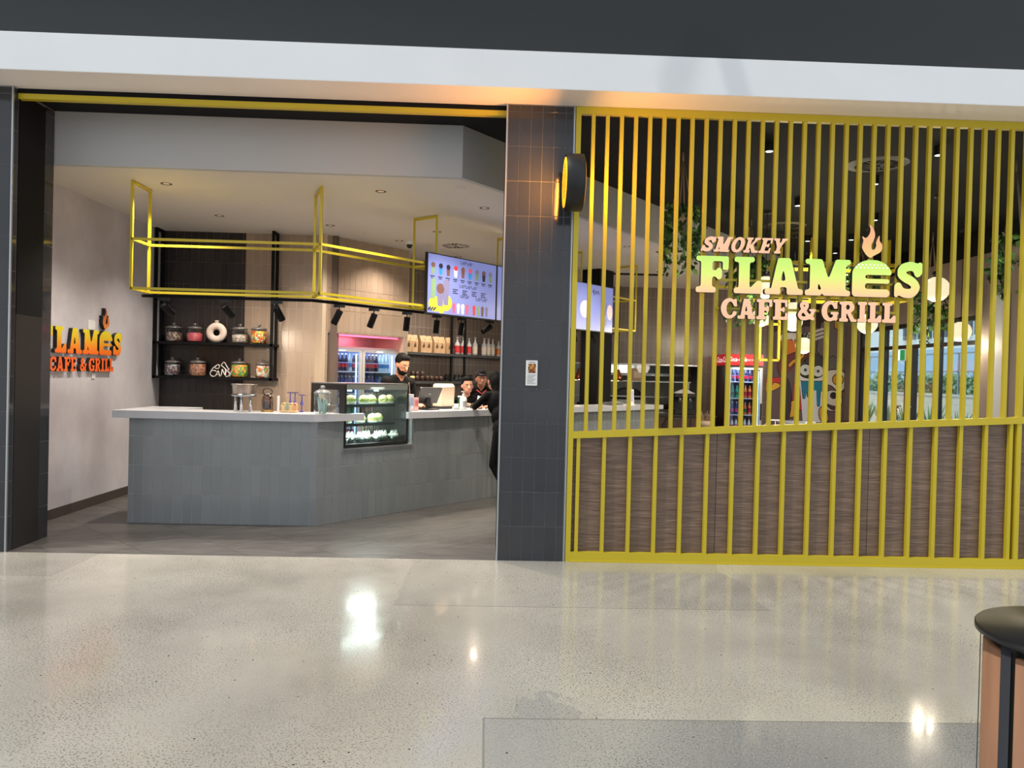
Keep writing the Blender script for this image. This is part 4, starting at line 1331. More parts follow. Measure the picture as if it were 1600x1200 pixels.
# ------------------------------------------------------------------ drinks fridge in the niche
def bottle_mesh(name, h, r, liquid, label, cap):
    b = B()
    b.lathe([(0, 0), (r * .9, .002), (r, .012), (r, h * .22)], n=12, m=0)
    b.lathe([(r * 1.02, h * .22), (r * 1.02, h * .46)], n=12, m=1)
    b.lathe([(r, h * .5), (r, h * .62), (r * .6, h * .78), (r * .38, h * .86), (r * .38, h * .93)], n=12, m=0)
    b.lathe([(r * .44, h * .93), (r * .44, h), (0, h)], n=12, m=2)
    return b.mesh(name, [liquid, label, cap])
def plastic(n, c, e=0.): return mat('drink_' + n, c, .2, emit=e)
D = {'cola': plastic('cola', (44, 34, 66)), 'navy': plastic('navy', (44, 70, 140)), 'red': plastic('red', (206, 32, 60)), 'pink': plastic('pink', (232, 84, 140)), 'pale': plastic('pale', (196, 226, 236)),
     'teal': plastic('teal', (40, 170, 140)), 'orange': plastic('orange', (236, 120, 60)), 'white': plastic('white', (232, 234, 236)), 'yellow': plastic('yellow', (236, 200, 60)), 'green': plastic('green', (40, 120, 70)), 'blue': plastic('blue', (60, 130, 200))}
BM = {'cola': bottle_mesh('cola_bottle', .255, .031, D['cola'], D['red'], D['white']), 'navy': bottle_mesh('navy_bottle', .245, .031, D['navy'], D['pale'], D['navy']),
      'pink': bottle_mesh('pink_bottle', .25, .031, D['navy'], D['pink'], D['white']), 'water': bottle_mesh('water_bottle', .255, .030, D['pale'], D['blue'], D['pale']),
      'teal': bottle_mesh('teal_bottle', .25, .031, D['teal'], D['green'], D['teal']), 'orange': bottle_mesh('orange_bottle', .25, .031, D['orange'], D['red'], D['orange']),
      'juice': bottle_mesh('juice_bottle', .235, .031, D['white'], D['pink'], D['red']), 'green': bottle_mesh('green_bottle', .24, .031, D['orange'], D['green'], D['white'])}
COLN = {'cola': 'dark cola bottle with a red label', 'navy': 'navy blue drink bottle with a pale label', 'pink': 'dark bottle with a pink label', 'water': 'clear water bottle with a blue label',
        'teal': 'teal green soft drink bottle', 'orange': 'orange soft drink bottle', 'juice': 'white juice bottle with a pink label', 'green': 'orange juice bottle with a green label'}
def drinks_fridge(loc, rz, W, Dp, H_, nd, rows, label, where, body, header=None, z0=.16, zt=None):
    t = thing('drinks_fridge', label, 'fridge', loc, rz)
    zt = zt or H_ - .04
    B().box(0, .05, 0, .03, Dp, H_).box(W - .03, .05, 0, W, Dp, H_).box(.03, Dp - .03, 0, W - .03, Dp, H_).box(.03, .05, H_ - .03, W - .03, Dp, H_).box(.03, .05, 0, W - .03, Dp - .03, z0 - .02).obj('casing', body, t)
    lin_ = B().box(.031, Dp - .035, z0 - .02, W - .031, Dp - .031, zt).obj('back_liner', mat('fridge_liner', (120, 146, 200), .4), t)
    dw = W / nd
    for k_ in range(nd):
        x0, x1 = k_ * dw + .004, (k_ + 1) * dw - .004
        fw = .045
        d_ = B().box(x0, 0, z0 - .04, x0 + fw, .04, zt).box(x1 - fw, 0, z0 - .04, x1, .04, zt).box(x0 + fw, 0, z0 - .04, x1 - fw, .04, z0 + .01).box(x0 + fw, 0, zt - .035, x1 - fw, .04, zt).obj('door', mat('fridge_door', (206, 206, 206), .35, metal=.3), t)
        B().box(x0 + fw, .015, z0 + .01, x1 - fw, .019, zt - .035).obj('glass_pane', glass('fridge_glass', (236, 242, 250), .04), d_)
        hx = x1 - fw / 2 if k_ == 0 and nd > 1 else (x0 + fw / 2 if nd > 1 else x1 - fw / 2)
        B().box(hx - .01, -.03, H_ * .45, hx + .01, 0, H_ * .62).obj('handle', M_BLACK, d_)
        B().box(x1 - fw - .025, .05, z0, x1 - fw - .01, .07, zt - .06).obj('light_strip', mat('cool_led', (200, 226, 255), .4, emit=2.2), t)
    for z, kinds in rows:
        B().box(.032, .07, z - .016, W - .032, Dp - .04, z).obj('shelf', mat('fridge_shelf', (226, 230, 236), .4), t)
        n = len(kinds)
        for i, kn in enumerate(kinds):
            x = .085 + (W - .17) * (i + .5) / n - 0.0
            p = Matrix.Rotation(rz, 3, 'Z') @ Vector((x, .11, z + .001)) + Vector(loc)
            o = put(kn + '_bottle', BM[kn], None, p, rz)
            tag(o, COLN[kn] + ' ' + where, 'bottle', 'bottles ' + where)
    return t
fa_ = A(1.715, 2.20)
rowA = ['cola'] * 5 + ['water'] + ['cola'] + ['cola'] * 3 + ['water'] * 2
rowB = ['navy'] * 6 + ['navy'] * 4 + ['water'] * 2
drinks_fridge((fa_.x, fa_.y, 0), ANG, 1.385, .58, 1.985, 2, [(1.628, ['cola'] * 6 + ['water'] + ['cola'] * 7 + ['water'] * 3),
              (1.31, ['pink'] * 12 + ['navy'] * 5), (.99, ['navy', 'navy', 'navy', 'teal', 'teal', 'teal', 'cola', 'cola', 'cola', 'orange', 'orange', 'orange']), (.66, ['juice'] * 6 + ['green'] * 6)],
              'tall two-door glass drinks fridge in the pink-lit niche', 'in the two-door niche fridge', mat('fridge_body', (196, 186, 176), .4))
n_ = A(2.35, 2.45)
lamp('niche_light', 'AREA', (n_.x, n_.y, 2.15), 6.0, (1, .22, .40), .7, (0, 0, ANG))
for s in (2.05, 2.75):
    p = A(s, 2.42); o = lamp('fridge_light', 'AREA', (p.x, p.y, 1.93), 4.5, (.72, .84, 1), .4)
B().box(1.72, 2.2, 2.13, 3.09, 2.22, 2.15).obj('led_profile', mat('pink_led', (255, 110, 150), .4, emit=2.0), wf)

# Coca-Cola fridge by the far wall
xf_, yf_ = 4.69, 8.13
cf = drinks_fridge((xf_, yf_, 0), 0, .68, .80, 1.93, 1, [(1.615, ['cola', 'cola', 'cola', 'cola', 'cola', 'cola']), (1.29, ['teal'] * 3 + ['orange'] * 3), (.965, ['pink'] * 3 + ['green', 'orange', 'juice']), (.65, ['juice'] * 6), (.34, ['water'] * 6)],
                   'single-door drinks fridge with a red Coca-Cola header', 'in the red-header fridge', mat('fridge_dark', (46, 22, 24), .4))
M_RED = mat('red_header', (214, 24, 40), .35, emit=.35)
B().box(0, -.01, 1.932, .68, .80, 2.15).obj('header', M_RED, cf)
M_LOGO = mat('logo_white', (250, 246, 244), .4, emit=.6)
put('logo', text_mesh('Coca-Cola', .12, M_LOGO, 'logo', .35, .002), cf, (.165, -.012, 2.045), rot=(R(90), 0, 0)).scale = (.72, 1, 1)
put('slogan', text_mesh('TASTE THE FEELING', .05, M_LOGO, 'slogan'), cf, (.49, -.012, 2.035), rot=(R(90), 0, 0)).scale = (.62, 1, 1)
put('side_logo', text_mesh('Coca-Cola', .16, M_LOGO, 'side_logo', .35), cf, (-.002, .42, 2.04), rot=(R(90), 0, R(-90)))
lamp('cola_fridge_light', 'AREA', (xf_ + .34, yf_ + .13, 1.88), 22.0, (.8, .9, 1), .4)

# ------------------------------------------------------------------ coffee shelves on the recessed wall
cs = thing('coffee_shelf', 'black steel back-bar shelves with coffee bags and cups', 'shelf', A(0, 0), ANG)
for z in (1.925, 1.455): B().box(3.22, 2.44, z, 6.3, 2.77, z + .04).obj('shelf_board', mat('shelf_grey', (70, 70, 72), .4), cs)
for s in (3.24, 4.55, 4.88, 6.28):
    B().box(s - .015, 2.445, .95, s + .015, 2.475, ZC - .001).obj('post', M_BLACKM, cs)
bb = thing('back_bench', 'stainless steel back bench under the coffee shelves', 'bench', A(0, 0), ANG)
B().box(3.22, 2.12, .90, 7.0, 2.77, .94).obj('bench_top', M_STEEL, bb)
B().box(3.22, 2.16, 0, 7.0, 2.77, .90).obj('cupboard', mat('dark_laminate', (50, 48, 50), .5), bb)
M_KRAFT = mat('kraft_paper', (214, 176, 134), .65, vary=.08, vscale=8, bump=.3, bscale=14)
M_BPRINT = mat('brown_print', (70, 44, 30), .7)
bagb = B()
bagb.add([(-.066, -.04, 0), (.066, -.04, 0), (.066, .04, 0), (-.066, .04, 0), (-.069, -.045, .18), (.069, -.045, .18), (.069, .045, .18), (-.069, .045, .18), (-.07, -.006, .275), (.07, -.006, .285), (.07, .006, .285), (-.07, .006, .275)],
         [(3, 2, 1, 0), (0, 1, 5, 4), (1, 2, 6, 5), (2, 3, 7, 6), (3, 0, 4, 7), (4, 5, 9, 8), (5, 6, 10, 9), (6, 7, 11, 10), (7, 4, 8, 11), (8, 9, 10, 11)])
bag_me = bagb.mesh('bag_body', M_KRAFT)
pb = B()
for i in range(4): pb.box(-.028 + .004 * i, -.047, .09 + i * .014, .024 - .006 * (i % 2), -.0435, .098 + i * .014)
pb.box(-.004, -.047, .145, .004, -.0435, .165).box(.03, -.036, .2, .038, -.034, .23)
pr_me = pb.mesh('bag_print', M_BPRINT)
for i, s in enumerate((3.62, 3.785, 3.95, 4.105, 4.26, 4.415, 4.57)):
    p = A(s, 2.56 + .03 * (i % 2), 1.966)
    t = thing('coffee_bag', ('kraft paper coffee bag with brown print at the tan wall end of the row', 'kraft paper coffee bag with brown print beside the dark red bottle')[i // 6] if i in (0, 6) else 'kraft paper coffee bag with brown print in the middle of the shelf row', 'bag', p, ANG + R((-3, 2, 5, -4, 3, -2, 2)[i]), 'kraft coffee bags in a row')
    put('bag_body', bag_me, t); stuff(put('bag_print', pr_me, t))
def syrup(s, t_, kind, h, r, c_body, c_lab, lab, grp):
    me = SYR.get(kind)
    if me is None:
        b = B()
        b.lathe([(0, 0), (r, .003), (r, h * .1)], n=12, m=0).lathe([(r * 1.02, h * .1), (r * 1.02, h * .5)], n=12, m=1)
        b.lathe([(r, h * .5), (r, h * .6), (r * .4, h * .74), (r * .36, h * .95), (r * .42, h * .95), (r * .42, h), (0, h)], n=12, m=0)
        me = SYR[kind] = b.mesh(kind, [c_body, c_lab])
    tag(put('syrup_bottle', me, None, A(s, t_, 1.966), ANG), lab, 'bottle', grp)
SYR = {}
cl = mat('clear_syrup', (206, 206, 206), .12)
dr = mat('dark_red_glass', (70, 18, 22), .15)
syrup(4.70, 2.58, 'wine', .20, .042, dr, dr, 'dark red bottle between the coffee bags and syrups', 'back-bar bottles')
for s in (4.80, 4.95, 5.10): syrup(s, 2.56, 'red_syrup', .30, .046, cl, mat('red_label', (214, 56, 62), .5), 'clear syrup bottle with a red label on the back-bar shelf', 'red label syrup bottles')
for s in (5.26, 5.50, 5.62, 5.74): syrup(s, 2.56, 'white_syrup', .32, .046, cl, mat('cream_label', (236, 222, 206), .5), 'clear syrup bottle with a cream label on the back-bar shelf', 'cream label syrup bottles')
for s in (5.90, 6.03): syrup(s, 2.56, 'orange_syrup', .29, .046, cl, mat('orange_label', (236, 140, 66), .5), 'clear syrup bottle with an orange label on the back-bar shelf', 'orange label syrup bottles')
cupme = B().lathe([(0, 0), (.032, 0), (.04, .085), (.037, .085), (.03, .006), (0, .006)], n=14).mesh('cup', mat('brown_cup', (84, 60, 48), .4))
for i, s in enumerate((3.74, 3.84, 3.96, 4.08, 4.18, 4.29, 4.40)):
    tag(put('stacked_cup', cupme, None, A(s, 2.55, 1.496), ANG), 'small brown cup on the lower back-bar shelf', 'cup', 'brown cups on the lower shelf')
    if i < 3: tag(put('stacked_cup', cupme, None, A(s, 2.55, 1.565), ANG), 'brown cup stacked on another cup on the lower back-bar shelf', 'cup', 'upper brown cups')
gme = B().lathe([(0, 0), (.03, 0), (.036, .12), (.034, .12), (.028, .006), (0, .006)], n=14).mesh('glass', glass('tumbler_glass', (226, 230, 230), .2))
for i in range(10):
    s = 4.62 + (i % 5) * .1 + (.1 if i % 5 > 2 else 0); tag(put('tumbler', gme, None, A(s, 2.5 + .12 * (i // 5), 1.496), ANG), 'clear glass tumbler on the lower back-bar shelf', 'glass', 'tumblers on the lower shelf')

# ------------------------------------------------------------------ things by the till
ZW = ZT1 + .001
def TA(s, t, z=0): return A(s, t, ZW + z)
t = thing('till_screen', 'tilted dark touch-screen till on a stand', 'till', TA(1.88, .26), ANG)
B().cbox(-.10, -.08, 0, .10, .10, .02, .004).obj('foot', M_BLACK, t)
B().bar((0, .02, .02), (0, .03, .15), .07, .03).obj('stand', M_BLACK, t)
b = B().cbox(-.19, -.012, -.11, .19, .012, .11, .004)
b.xf(Matrix.Translation((0, .02, .18)) @ Matrix.Rotation(R(26), 4, 'X'))
b.obj('screen_back', mat('till_grey', (42, 42, 44), .35), t)
b = B().box(-.015, -.0135, .02, .015, -.0122, .028)
b.xf(Matrix.Translation((0, .02, .18)) @ Matrix.Rotation(R(26), 4, 'X'))
b.obj('badge', M_ALU, t)
t = thing('napkin_dispenser', 'large cream plastic napkin dispenser beside the till', 'dispenser', TA(2.30, .43), ANG)
B().cbox(-.15, -.10, 0, .15, .10, .035, .006).obj('base', M_BLACK, t)
b = B()
b.add([(-.115, -.08, .035), (.115, -.08, .035), (.115, .08, .035), (-.115, .08, .035), (-.125, -.085, .28), (.12, -.085, .29), (.12, .07, .30), (-.125, .07, .30), (-.11, -.06, .325), (.105, -.06, .325), (.105, .06, .325), (-.11, .06, .325)],
      [(3, 2, 1, 0), (0, 1, 5, 4), (1, 2, 6, 5), (2, 3, 7, 6), (3, 0, 4, 7), (4, 5, 9, 8), (5, 6, 10, 9), (6, 7, 11, 10), (7, 4, 8, 11), (8, 9, 10, 11)])
b.obj('hood', mat('cream_plastic', (226, 204, 178), .4), t)
b = B()
for i in range(7): b.prism([(-.10 + i * .03, .03), (-.07 + i * .03, .03), (-.085 + i * .03, .01)], -.086, -.083)
b.obj('napkin_edge', mat('napkin', (240, 236, 230), .7), t)
t = thing('sanitiser_bottle', 'white pump bottle of hand sanitiser on the worktop', 'bottle', TA(2.37, .14), ANG)
B().lathe([(0, 0), (.042, .002), (.045, .012), (.045, .14), (.03, .165), (.014, .17), (.014, .185)], n=18).obj('bottle_body', mat('white_plastic2', (226, 224, 218), .3), t)
B().cyl((0, 0, .185), .018, .02, 12).cyl((0, 0, .2), .006, .03, 8).box(-.03, -.009, .226, .012, .009, .238).obj('pump', mat('white_plastic2', (226, 224, 218), .3), t)
B().lathe([(.0456, .03), (.0456, .11)], n=12, a0=R(215), a1=R(325)).obj('print', mat('grey_print', (150, 150, 150), .6), t)
t = thing('green_canister', 'green drum with a white lid behind the sanitiser', 'canister', TA(2.56, .36), ANG)
B().cyl((0, 0, 0), .042, .15, 16).obj('drum', mat('deep_green', (24, 92, 54), .4), t)
B().cyl((0, 0, .15), .044, .018, 16).obj('lid', mat('white_plastic', (222, 220, 218), .4), t)
t = thing('saucer_stack', 'white saucers and cup beside the sanitiser bottle', 'saucers', TA(2.22, .12), ANG)
for i in range(3): B().lathe([(0, i * .012), (.03, i * .012), (.055, .012 + i * .012), (.05, .014 + i * .012), (0, .006 + i * .012)], n=18).obj('saucer', M_PLATE, t)
B().lathe([(0, .03), (.025, .03), (.035, .075), (.032, .075), (.022, .034)], n=14).obj('cup', M_PLATE, t)
o = tag(put('water_glass', gme, None, TA(2.46, .20), ANG), 'small clear glass beside the sanitiser bottle', 'glass')
t = thing('milkshake_cup', 'clear cup with a frothy white topping by the customer', 'cup', TA(2.72, .16), ANG)
B().lathe([(0, 0), (.03, 0), (.042, .12), (.04, .12), (.028, .005)], n=14).obj('cup', mat('milk_cup', (216, 214, 210), .3), t)
B().ball((0, 0, .125), (.04, .04, .03), 12).ball((.02, 0, .15), (.02, .02, .02), 8).ball((-.02, .01, .155), (.016, .016, .02), 8).obj('froth', mat('froth', (240, 238, 232), .6), t)
for i, (s, c1, h) in enumerate(((1.42, (214, 214, 220), .20), (1.50, (220, 170, 164), .16))):
    o = B().cbox(-.035, -.025, 0, .035, .025, h, .002).obj('carton', mat('carton_%d' % i, c1, .6), None, TA(s, .12), ANG)
    tag(o, 'tall pale carton beside the display cabinet' if i == 0 else 'short pinkish carton beside the till', 'carton')
    B().box(-.026, -.0262, h * .35, .026, -.0248, h * .8).obj('print', mat('carton_print_%d' % i, (200, 110, 110) if i else (150, 160, 190), .6), o)
# right end of the counter, behind the slats
t = thing('menu_card_stand', 'white menu card stand on the counter behind the slats', 'card stand', TA(6.55, .10), ANG - R(40))
b = B().box(-.05, -.003, 0, .05, .003, .27); b.xf(Matrix.Rotation(R(-8), 4, 'X')); b.obj('card', mat('white_plastic', (222, 220, 218), .4), t)
b = B().box(-.035, -.0045, .06, .035, -.003, .24); b.xf(Matrix.Rotation(R(-8), 4, 'X')); b.obj('print', mat('lilac_print', (176, 176, 214), .6), t)
B().box(-.06, -.05, 0, .06, .06, .012).obj('base', mat('white_plastic', (222, 220, 218), .4), t)
t = thing('soap_bottle', 'pale bottle with a narrow neck at the end of the counter behind the slats', 'bottle', TA(7.1, .18))
B().lathe([(0, 0), (.035, 0), (.036, .13), (.015, .16), (.013, .2), (0, .2)], n=14).obj('bottle_body', mat('pale_plastic', (206, 190, 176), .35), t)
B().cyl((0, 0, .2), .016, .025, 10).obj('cap', M_WHITE, t)
t = thing('tray_stack', 'stack of steel trays on the counter behind the slats', 'trays', TA(6.15, .22), ANG)
for i in range(4): B().box(-.16, -.11, i * .014, .16, .11, i * .014 + .009).obj('tray', M_STEEL, t)

# black column behind the counter
bc = thing('column', 'square black column rising behind the counter to the ceiling', 'column', A(6.46, .78), ANG)
B().box(-.22, -.18, 0, .22, .18, ZC - .001).obj('shaft', M_BLACKM, bc)
B().box(.221, -.18, 0, .224, .18, 2.35).obj('cladding', mat('slate_blue', (74, 86, 106), .4), bc)

# ------------------------------------------------------------------ kitchen behind the pass
M_COP = mat('copper', (206, 120, 78), .22, metal=.9)
for px, py, yy in ((905, 600, 8.75), (931, 600, 8.75), (966, 602, 8.75)):
    p = at(px, py - 14, Y=yy)
    t = thing('heat_lamp', 'copper bell heat lamp hanging over the kitchen pass', 'heat lamp', (p.x, p.y, p.z), 0, 'copper heat lamps at the pass')
    B().lathe([(.012, .14), (.03, .13), (.05, .06), (.075, .0), (.1, -.09), (.095, -.09), (.07, 0)], n=18).obj('shade', M_COP, t)
    B().cyl((0, 0, .14), .006, ZC - p.z - .141, 6).obj('cord', M_BLACK, t)
    B().ball((0, 0, -.06), .035, 10).obj('bulb', mat('warm_bulb', (255, 220, 170), .4, emit=10), t)
    lamp('heat_lamp_light', 'POINT', (p.x, p.y, p.z - .12), 2, (1, .7, .4), .05)
t = thing('kitchen_rack', 'stainless steel double gantry shelf on the kitchen pass', 'rack', (1.75, 9.25, .957))
for x in (.02, 1.25, 2.45): 
    for y in (0, .3): B().box(x, y, 0, x + .025, y + .025, .62).obj('upright', M_STEEL, t)
for z in (.28, .60): B().box(0, -.02, z, 2.5, .36, z + .022).obj('shelf_board', M_STEEL, t)
hd = thing('extraction_hood', 'stainless steel extraction hood over the kitchen line', 'hood', (2.4, 10.6, 1.75))
B().add([(0, 0, 0), (2.2, 0, 0), (2.2, .95, 0), (0, .95, 0), (0, .3, .55), (2.2, .3, .55), (2.2, .95, .55), (0, .95, .55)], [(0, 1, 2, 3), (0, 4, 5, 1), (1, 5, 6, 2), (2, 6, 7, 3), (3, 7, 4, 0), (4, 7, 6, 5)]).obj('canopy', M_STEEL, hd)
B().box(-.0, -.02, -.06, 2.2, 0, 0).obj('rim', M_STEEL, hd)
t = thing('cooking_line', 'dark cooking range and bench in the kitchen', 'range', (1.9, 10.4, 0))
B().box(0, 0, 0, 2.8, .9, .9).obj('cupboard', mat('dark_steel', (60, 60, 62), .4, metal=.5), t)
B().box(0, -.02, .9, 2.8, .9, .94).obj('bench_top', M_STEEL, t)
for i in range(2): B().lathe([(0, .942), (.12, .942), (.16, 1.05), (.15, 1.05), (.11, .95)], (.3 + i * 1.9, .4, 0), 18).obj('pan', M_BLACKM, t)
t = thing('pizza_oven', 'black round-topped oven against the kitchen wall', 'oven', (3.2, 10.75, .945))
B().ball((0, 0, .2), (.4, .3, .28), 18).obj('body', M_BLACKM, t)
B().box(-.4, -.3, 0, .4, .3, .2).obj('base', M_STEEL, t)
t = thing('wall_lantern', 'white hexagonal glowing light behind the kitchen pass', 'light', at(1005, 575, Y=9.3))
B().lathe([(0, -.1), (.09, -.1), (.14, 0), (.12, .09), (0, .09)], n=6, smooth=False).obj('shade', mat('lantern_glow', (200, 190, 176), .5, emit=.8), t)
B().cyl((0, 0, .09), .01, 2.5 - t.location.z - .09, 6).obj('stem', M_BLACK, t)
lamp('kitchen_light', 'AREA', (2.8, 10.0, 2.48), 24, (1, .95, .88), 1.2)
t = thing('towel_hook_rack', 'folded brown cardboard boxes on the kitchen shelf', 'boxes', (3.02, 9.3, 1.58))
B().cbox(0, 0, 0, .24, .2, .26, .003).obj('box', mat('cardboard', (170, 140, 110), .7), t)
B().box(.04, -.002, .06, .2, 0, .2).obj('print', mat('box_print', (206, 190, 170), .7), t)
t = thing('service_cabinet', 'dark brown service cabinet under the pass', 'cabinet', (3.0, 8.27, 0))
B().box(0, 0, 0, 1.5, .6, .90).obj('body', mat('espresso_laminate', (48, 36, 32), .5), t)
B().box(-.02, -.02, .90, 1.52, .6, .93).obj('top', mat('dark_stone', (60, 56, 54), .3), t)
for x in (.02, .52, 1.02): B().box(x, -.012, .05, x + .46, 0, .86).obj('door', mat('walnut_door', (74, 52, 42), .5), t)
t = thing('coffee_machine', 'dark domed coffee machine on the service cabinet', 'coffee machine', (3.95, 8.6, .931))
B().cbox(-.22, -.16, 0, .22, .2, .12, .01).box(-.2, .05, .12, .2, .2, .34).cbox(-.22, -.14, .34, .22, .2, .42, .01).obj('body', M_BLACK, t)
B().add([(-.2, -.12, .42), (.2, -.12, .42), (.2, .18, .42), (-.2, .18, .42), (-.05, 0, .5), (.05, 0, .5)], [(0, 1, 5, 4), (1, 2, 5), (2, 3, 4, 5), (3, 0, 4)]).obj('lid', M_WHITE, t)
for x in (-.1, .1): B().cyl((x, -.1, .26), .03, .07, 12).bar((x, -.1, .28), (x, -.22, .27), .02).obj('group_head', M_STEEL, t)

# ------------------------------------------------------------------ ceiling fittings
def downlight(px, py, lab, zc=ZC, on=True, power=26., r=.055):
    p = at(px, py, Z=zc)
    t = thing('downlight', lab, 'downlight', (p.x, p.y, zc), 0, 'recessed ceiling downlights')
    B().lathe([(r * .62, -.001), (r, -.004), (r * 1.05, -.001)], n=20).obj('bezel', mat('dark_bezel', (44, 40, 38), .4), t)
    B().lathe([(0, -.0012), (r * .62, -.0012)], n=16).obj('diffuser', mat('downlight_glow', (255, 232, 200), .4, emit=.12), t)
    if power: lamp('downlight_beam', 'SPOT', (p.x, p.y, zc - .03), power * 3.6, (1, .89, .77), .05, (0, 0, 0), 120, .8)
for px, py, lab, pw in ((260, 287, 'recessed downlight beside the left end of the hanging frame', 55), (343, 337, 'recessed downlight before the jar shelf', 55), (595, 299, 'recessed downlight between the frame posts', 55),
                        (516, 352, 'recessed downlight beside the tan tile corner', 40), (624, 376, 'recessed downlight beside the security camera', 40), (757, 325, 'recessed downlight near the tiled pier', 55),
                        (980, 385, 'recessed downlight behind the slats on the white ceiling', 40), (1063, 409, 'recessed downlight behind the hanging plant', 40), (683, 362, 'small recessed downlight above the menu screen', 50), (716, 401, 'added downlight just above the menu screen edge, brightening the recess', 50)):  # the last one is added to brighten the coffee shelf
    downlight(px, py, lab, power=pw)
for px, py, lab in ((404, 317, 'flush round ceiling cover above the frame'), (720, 293, 'flush round ceiling cover near the bulkhead corner'), (573, 365, 'flush round ceiling cover near the tan tile wall')):
    p = at(px, py, Z=ZC); o = B().lathe([(0, -.006), (.05, -.006), (.055, 0)], n=20).obj('ceiling_cover', M_CEIL, None, p); tag(o, lab, 'cover plate')
p = at(712, 383, Z=ZC)
t = thing('ceiling_diffuser', 'round swirl air diffuser on the white ceiling above the menu screen', 'air diffuser', p)
B().lathe([(.20, -.012), (.34, -.002), (.36, 0)], n=32).obj('ring', M_CEIL, t)
b = B()
for i in range(16):
    a = 2 * math.pi * i / 16
    b.bar((.04 * math.cos(a), .04 * math.sin(a), -.010), (.2 * math.cos(a + .35), .2 * math.sin(a + .35), -.010), .014, .006)
b.obj('vanes', M_CEIL, t)
B().cyl((0, 0, -.006), .2, .004, 28).obj('void', M_BLACKM, t)
p = at(640, 377, Z=ZC)
t = thing('security_camera', 'white dome security camera on the ceiling beside a frame post', 'camera', p)
B().lathe([(.06, 0), (.06, -.03), (.05, -.05)], n=18).obj('base', M_WHITE, t)
B().ball((.0, 0, -.06), .042, 14).obj('dome', M_BLACK, t)
t = thing('ceiling_cassette', 'black slot air grille on the white ceiling behind the slats', 'air grille', at(985, 428, Z=ZC))
B().box(-.5, -.09, -.012, .6, .09, 0).obj('frame', M_BLACKM, t)
for i in range(3): B().box(-.48, -.07 + i * .055, -.016, .58, -.055 + i * .055, -.012).obj('louvre', M_BLACK, t)
for px, py, lab in ((1370, 257, 'black round swirl diffuser on the dark ceiling before the flame of the sign'), (1225, 353, 'black round swirl diffuser on the dark ceiling above the sign')):
    p = at(px, py, Z=ZS)
    t = thing('ceiling_diffuser', lab, 'air diffuser', p)
    B().lathe([(.22, -.012), (.30, -.004), (.32, 0)], n=32).obj('ring', M_BLACK, t)
    b = B()
    for i in range(18):
        a = 2 * math.pi * i / 18
        b.bar((.04 * math.cos(a), .04 * math.sin(a), -.012), (.22 * math.cos(a + .3), .22 * math.sin(a + .3), -.012), .012, .008)
    b.obj('vanes', mat('vane_grey', (52, 53, 56), .5), t)
    B().cyl((0, 0, -.006), .22, .004, 28).obj('void', M_BLACKM, t)

# ------------------------------------------------------------------ dining side: pendants, plants, frame
M_GLOBE = mat('opal_globe', (120, 112, 96), .4, emit=.95, ecol=(255, 240, 196))
for (px, py, yy, r, lab) in ((1463, 452, 2.7, .155, 'glowing opal globe pendant beside the last letter of flames'), (1196, 449, 3.9, .155, 'glowing opal globe pendant behind the letters of flames'),
                             (1189, 496, 6.1, .155, 'glowing opal globe pendant behind the word cafe'), (1239, 484, 5.2, .12, 'small glowing pendant behind the ampersand'), (1239, 503, 5.6, .15, 'glowing opal globe pendant below the ampersand'),
                             (1256, 540, 7.2, .15, 'glowing opal globe pendant hanging low before the mural'), (1355, 506, 4.8, .15, 'glowing opal globe pendant below the word grill'), (1501, 518, 4.75, .15, 'glowing opal globe standing in for a reflection in the window')):  # the last globe and its lamp stand in for a reflection in the glass
    p = at(px, py, Y=yy)
    t = thing('globe_pendant', lab, 'pendant light', p, 0, 'opal globe pendants in the dining area')
    B().ball((0, 0, 0), r, 22).obj('globe', M_GLOBE, t)
    B().lathe([(.035, r - .01), (.05, r - .005), (.05, r + .06), (.01, r + .075)], n=14).obj('holder', M_BLACK, t)
    zc = ZS if (p.y - .65) < 1.215 * (p.x + .29) else ZC
    B().cyl((0, 0, r + .07), .005, zc - p.z - r - .0705, 6).obj('cord', M_BLACK, t)
    B().lathe([(0, zc - p.z - .03), (.055, zc - p.z - .028), (.06, zc - p.z)], n=14).obj('canopy', M_BLACK, t)
    lamp('pendant_light', 'POINT', p - Vector((0, 0, r + .03)), 32, (1, .86, .64), .1)
for px, py in ((1202, 232), (1367, 284), (1467, 238), (1247, 318), (1367, 341), (1262, 374), (1305, 393), (1330, 372)):  # the last two are added to brighten the mural
    p = at(px, py, Z=ZS - .06)
    t = thing('ceiling_spotlight', 'small black surface spotlight on the dark ceiling behind the slats', 'spotlight', (p.x, p.y, ZS), 0, 'surface spotlights on the dark ceiling')
    B().cyl((0, 0, -.09), .045, .089, 16).obj('barrel', M_BLACK, t)
    B().lathe([(0, -.0905), (.035, -.0905)], n=14).obj('lens', mat('cool_lens', (240, 244, 255), .3, emit=2.5), t)
    lamp('dining_beam', 'SPOT', (p.x, p.y, ZS - .12), 110, (1, .93, .85), .04, (0, 0, 0), 110, .7)

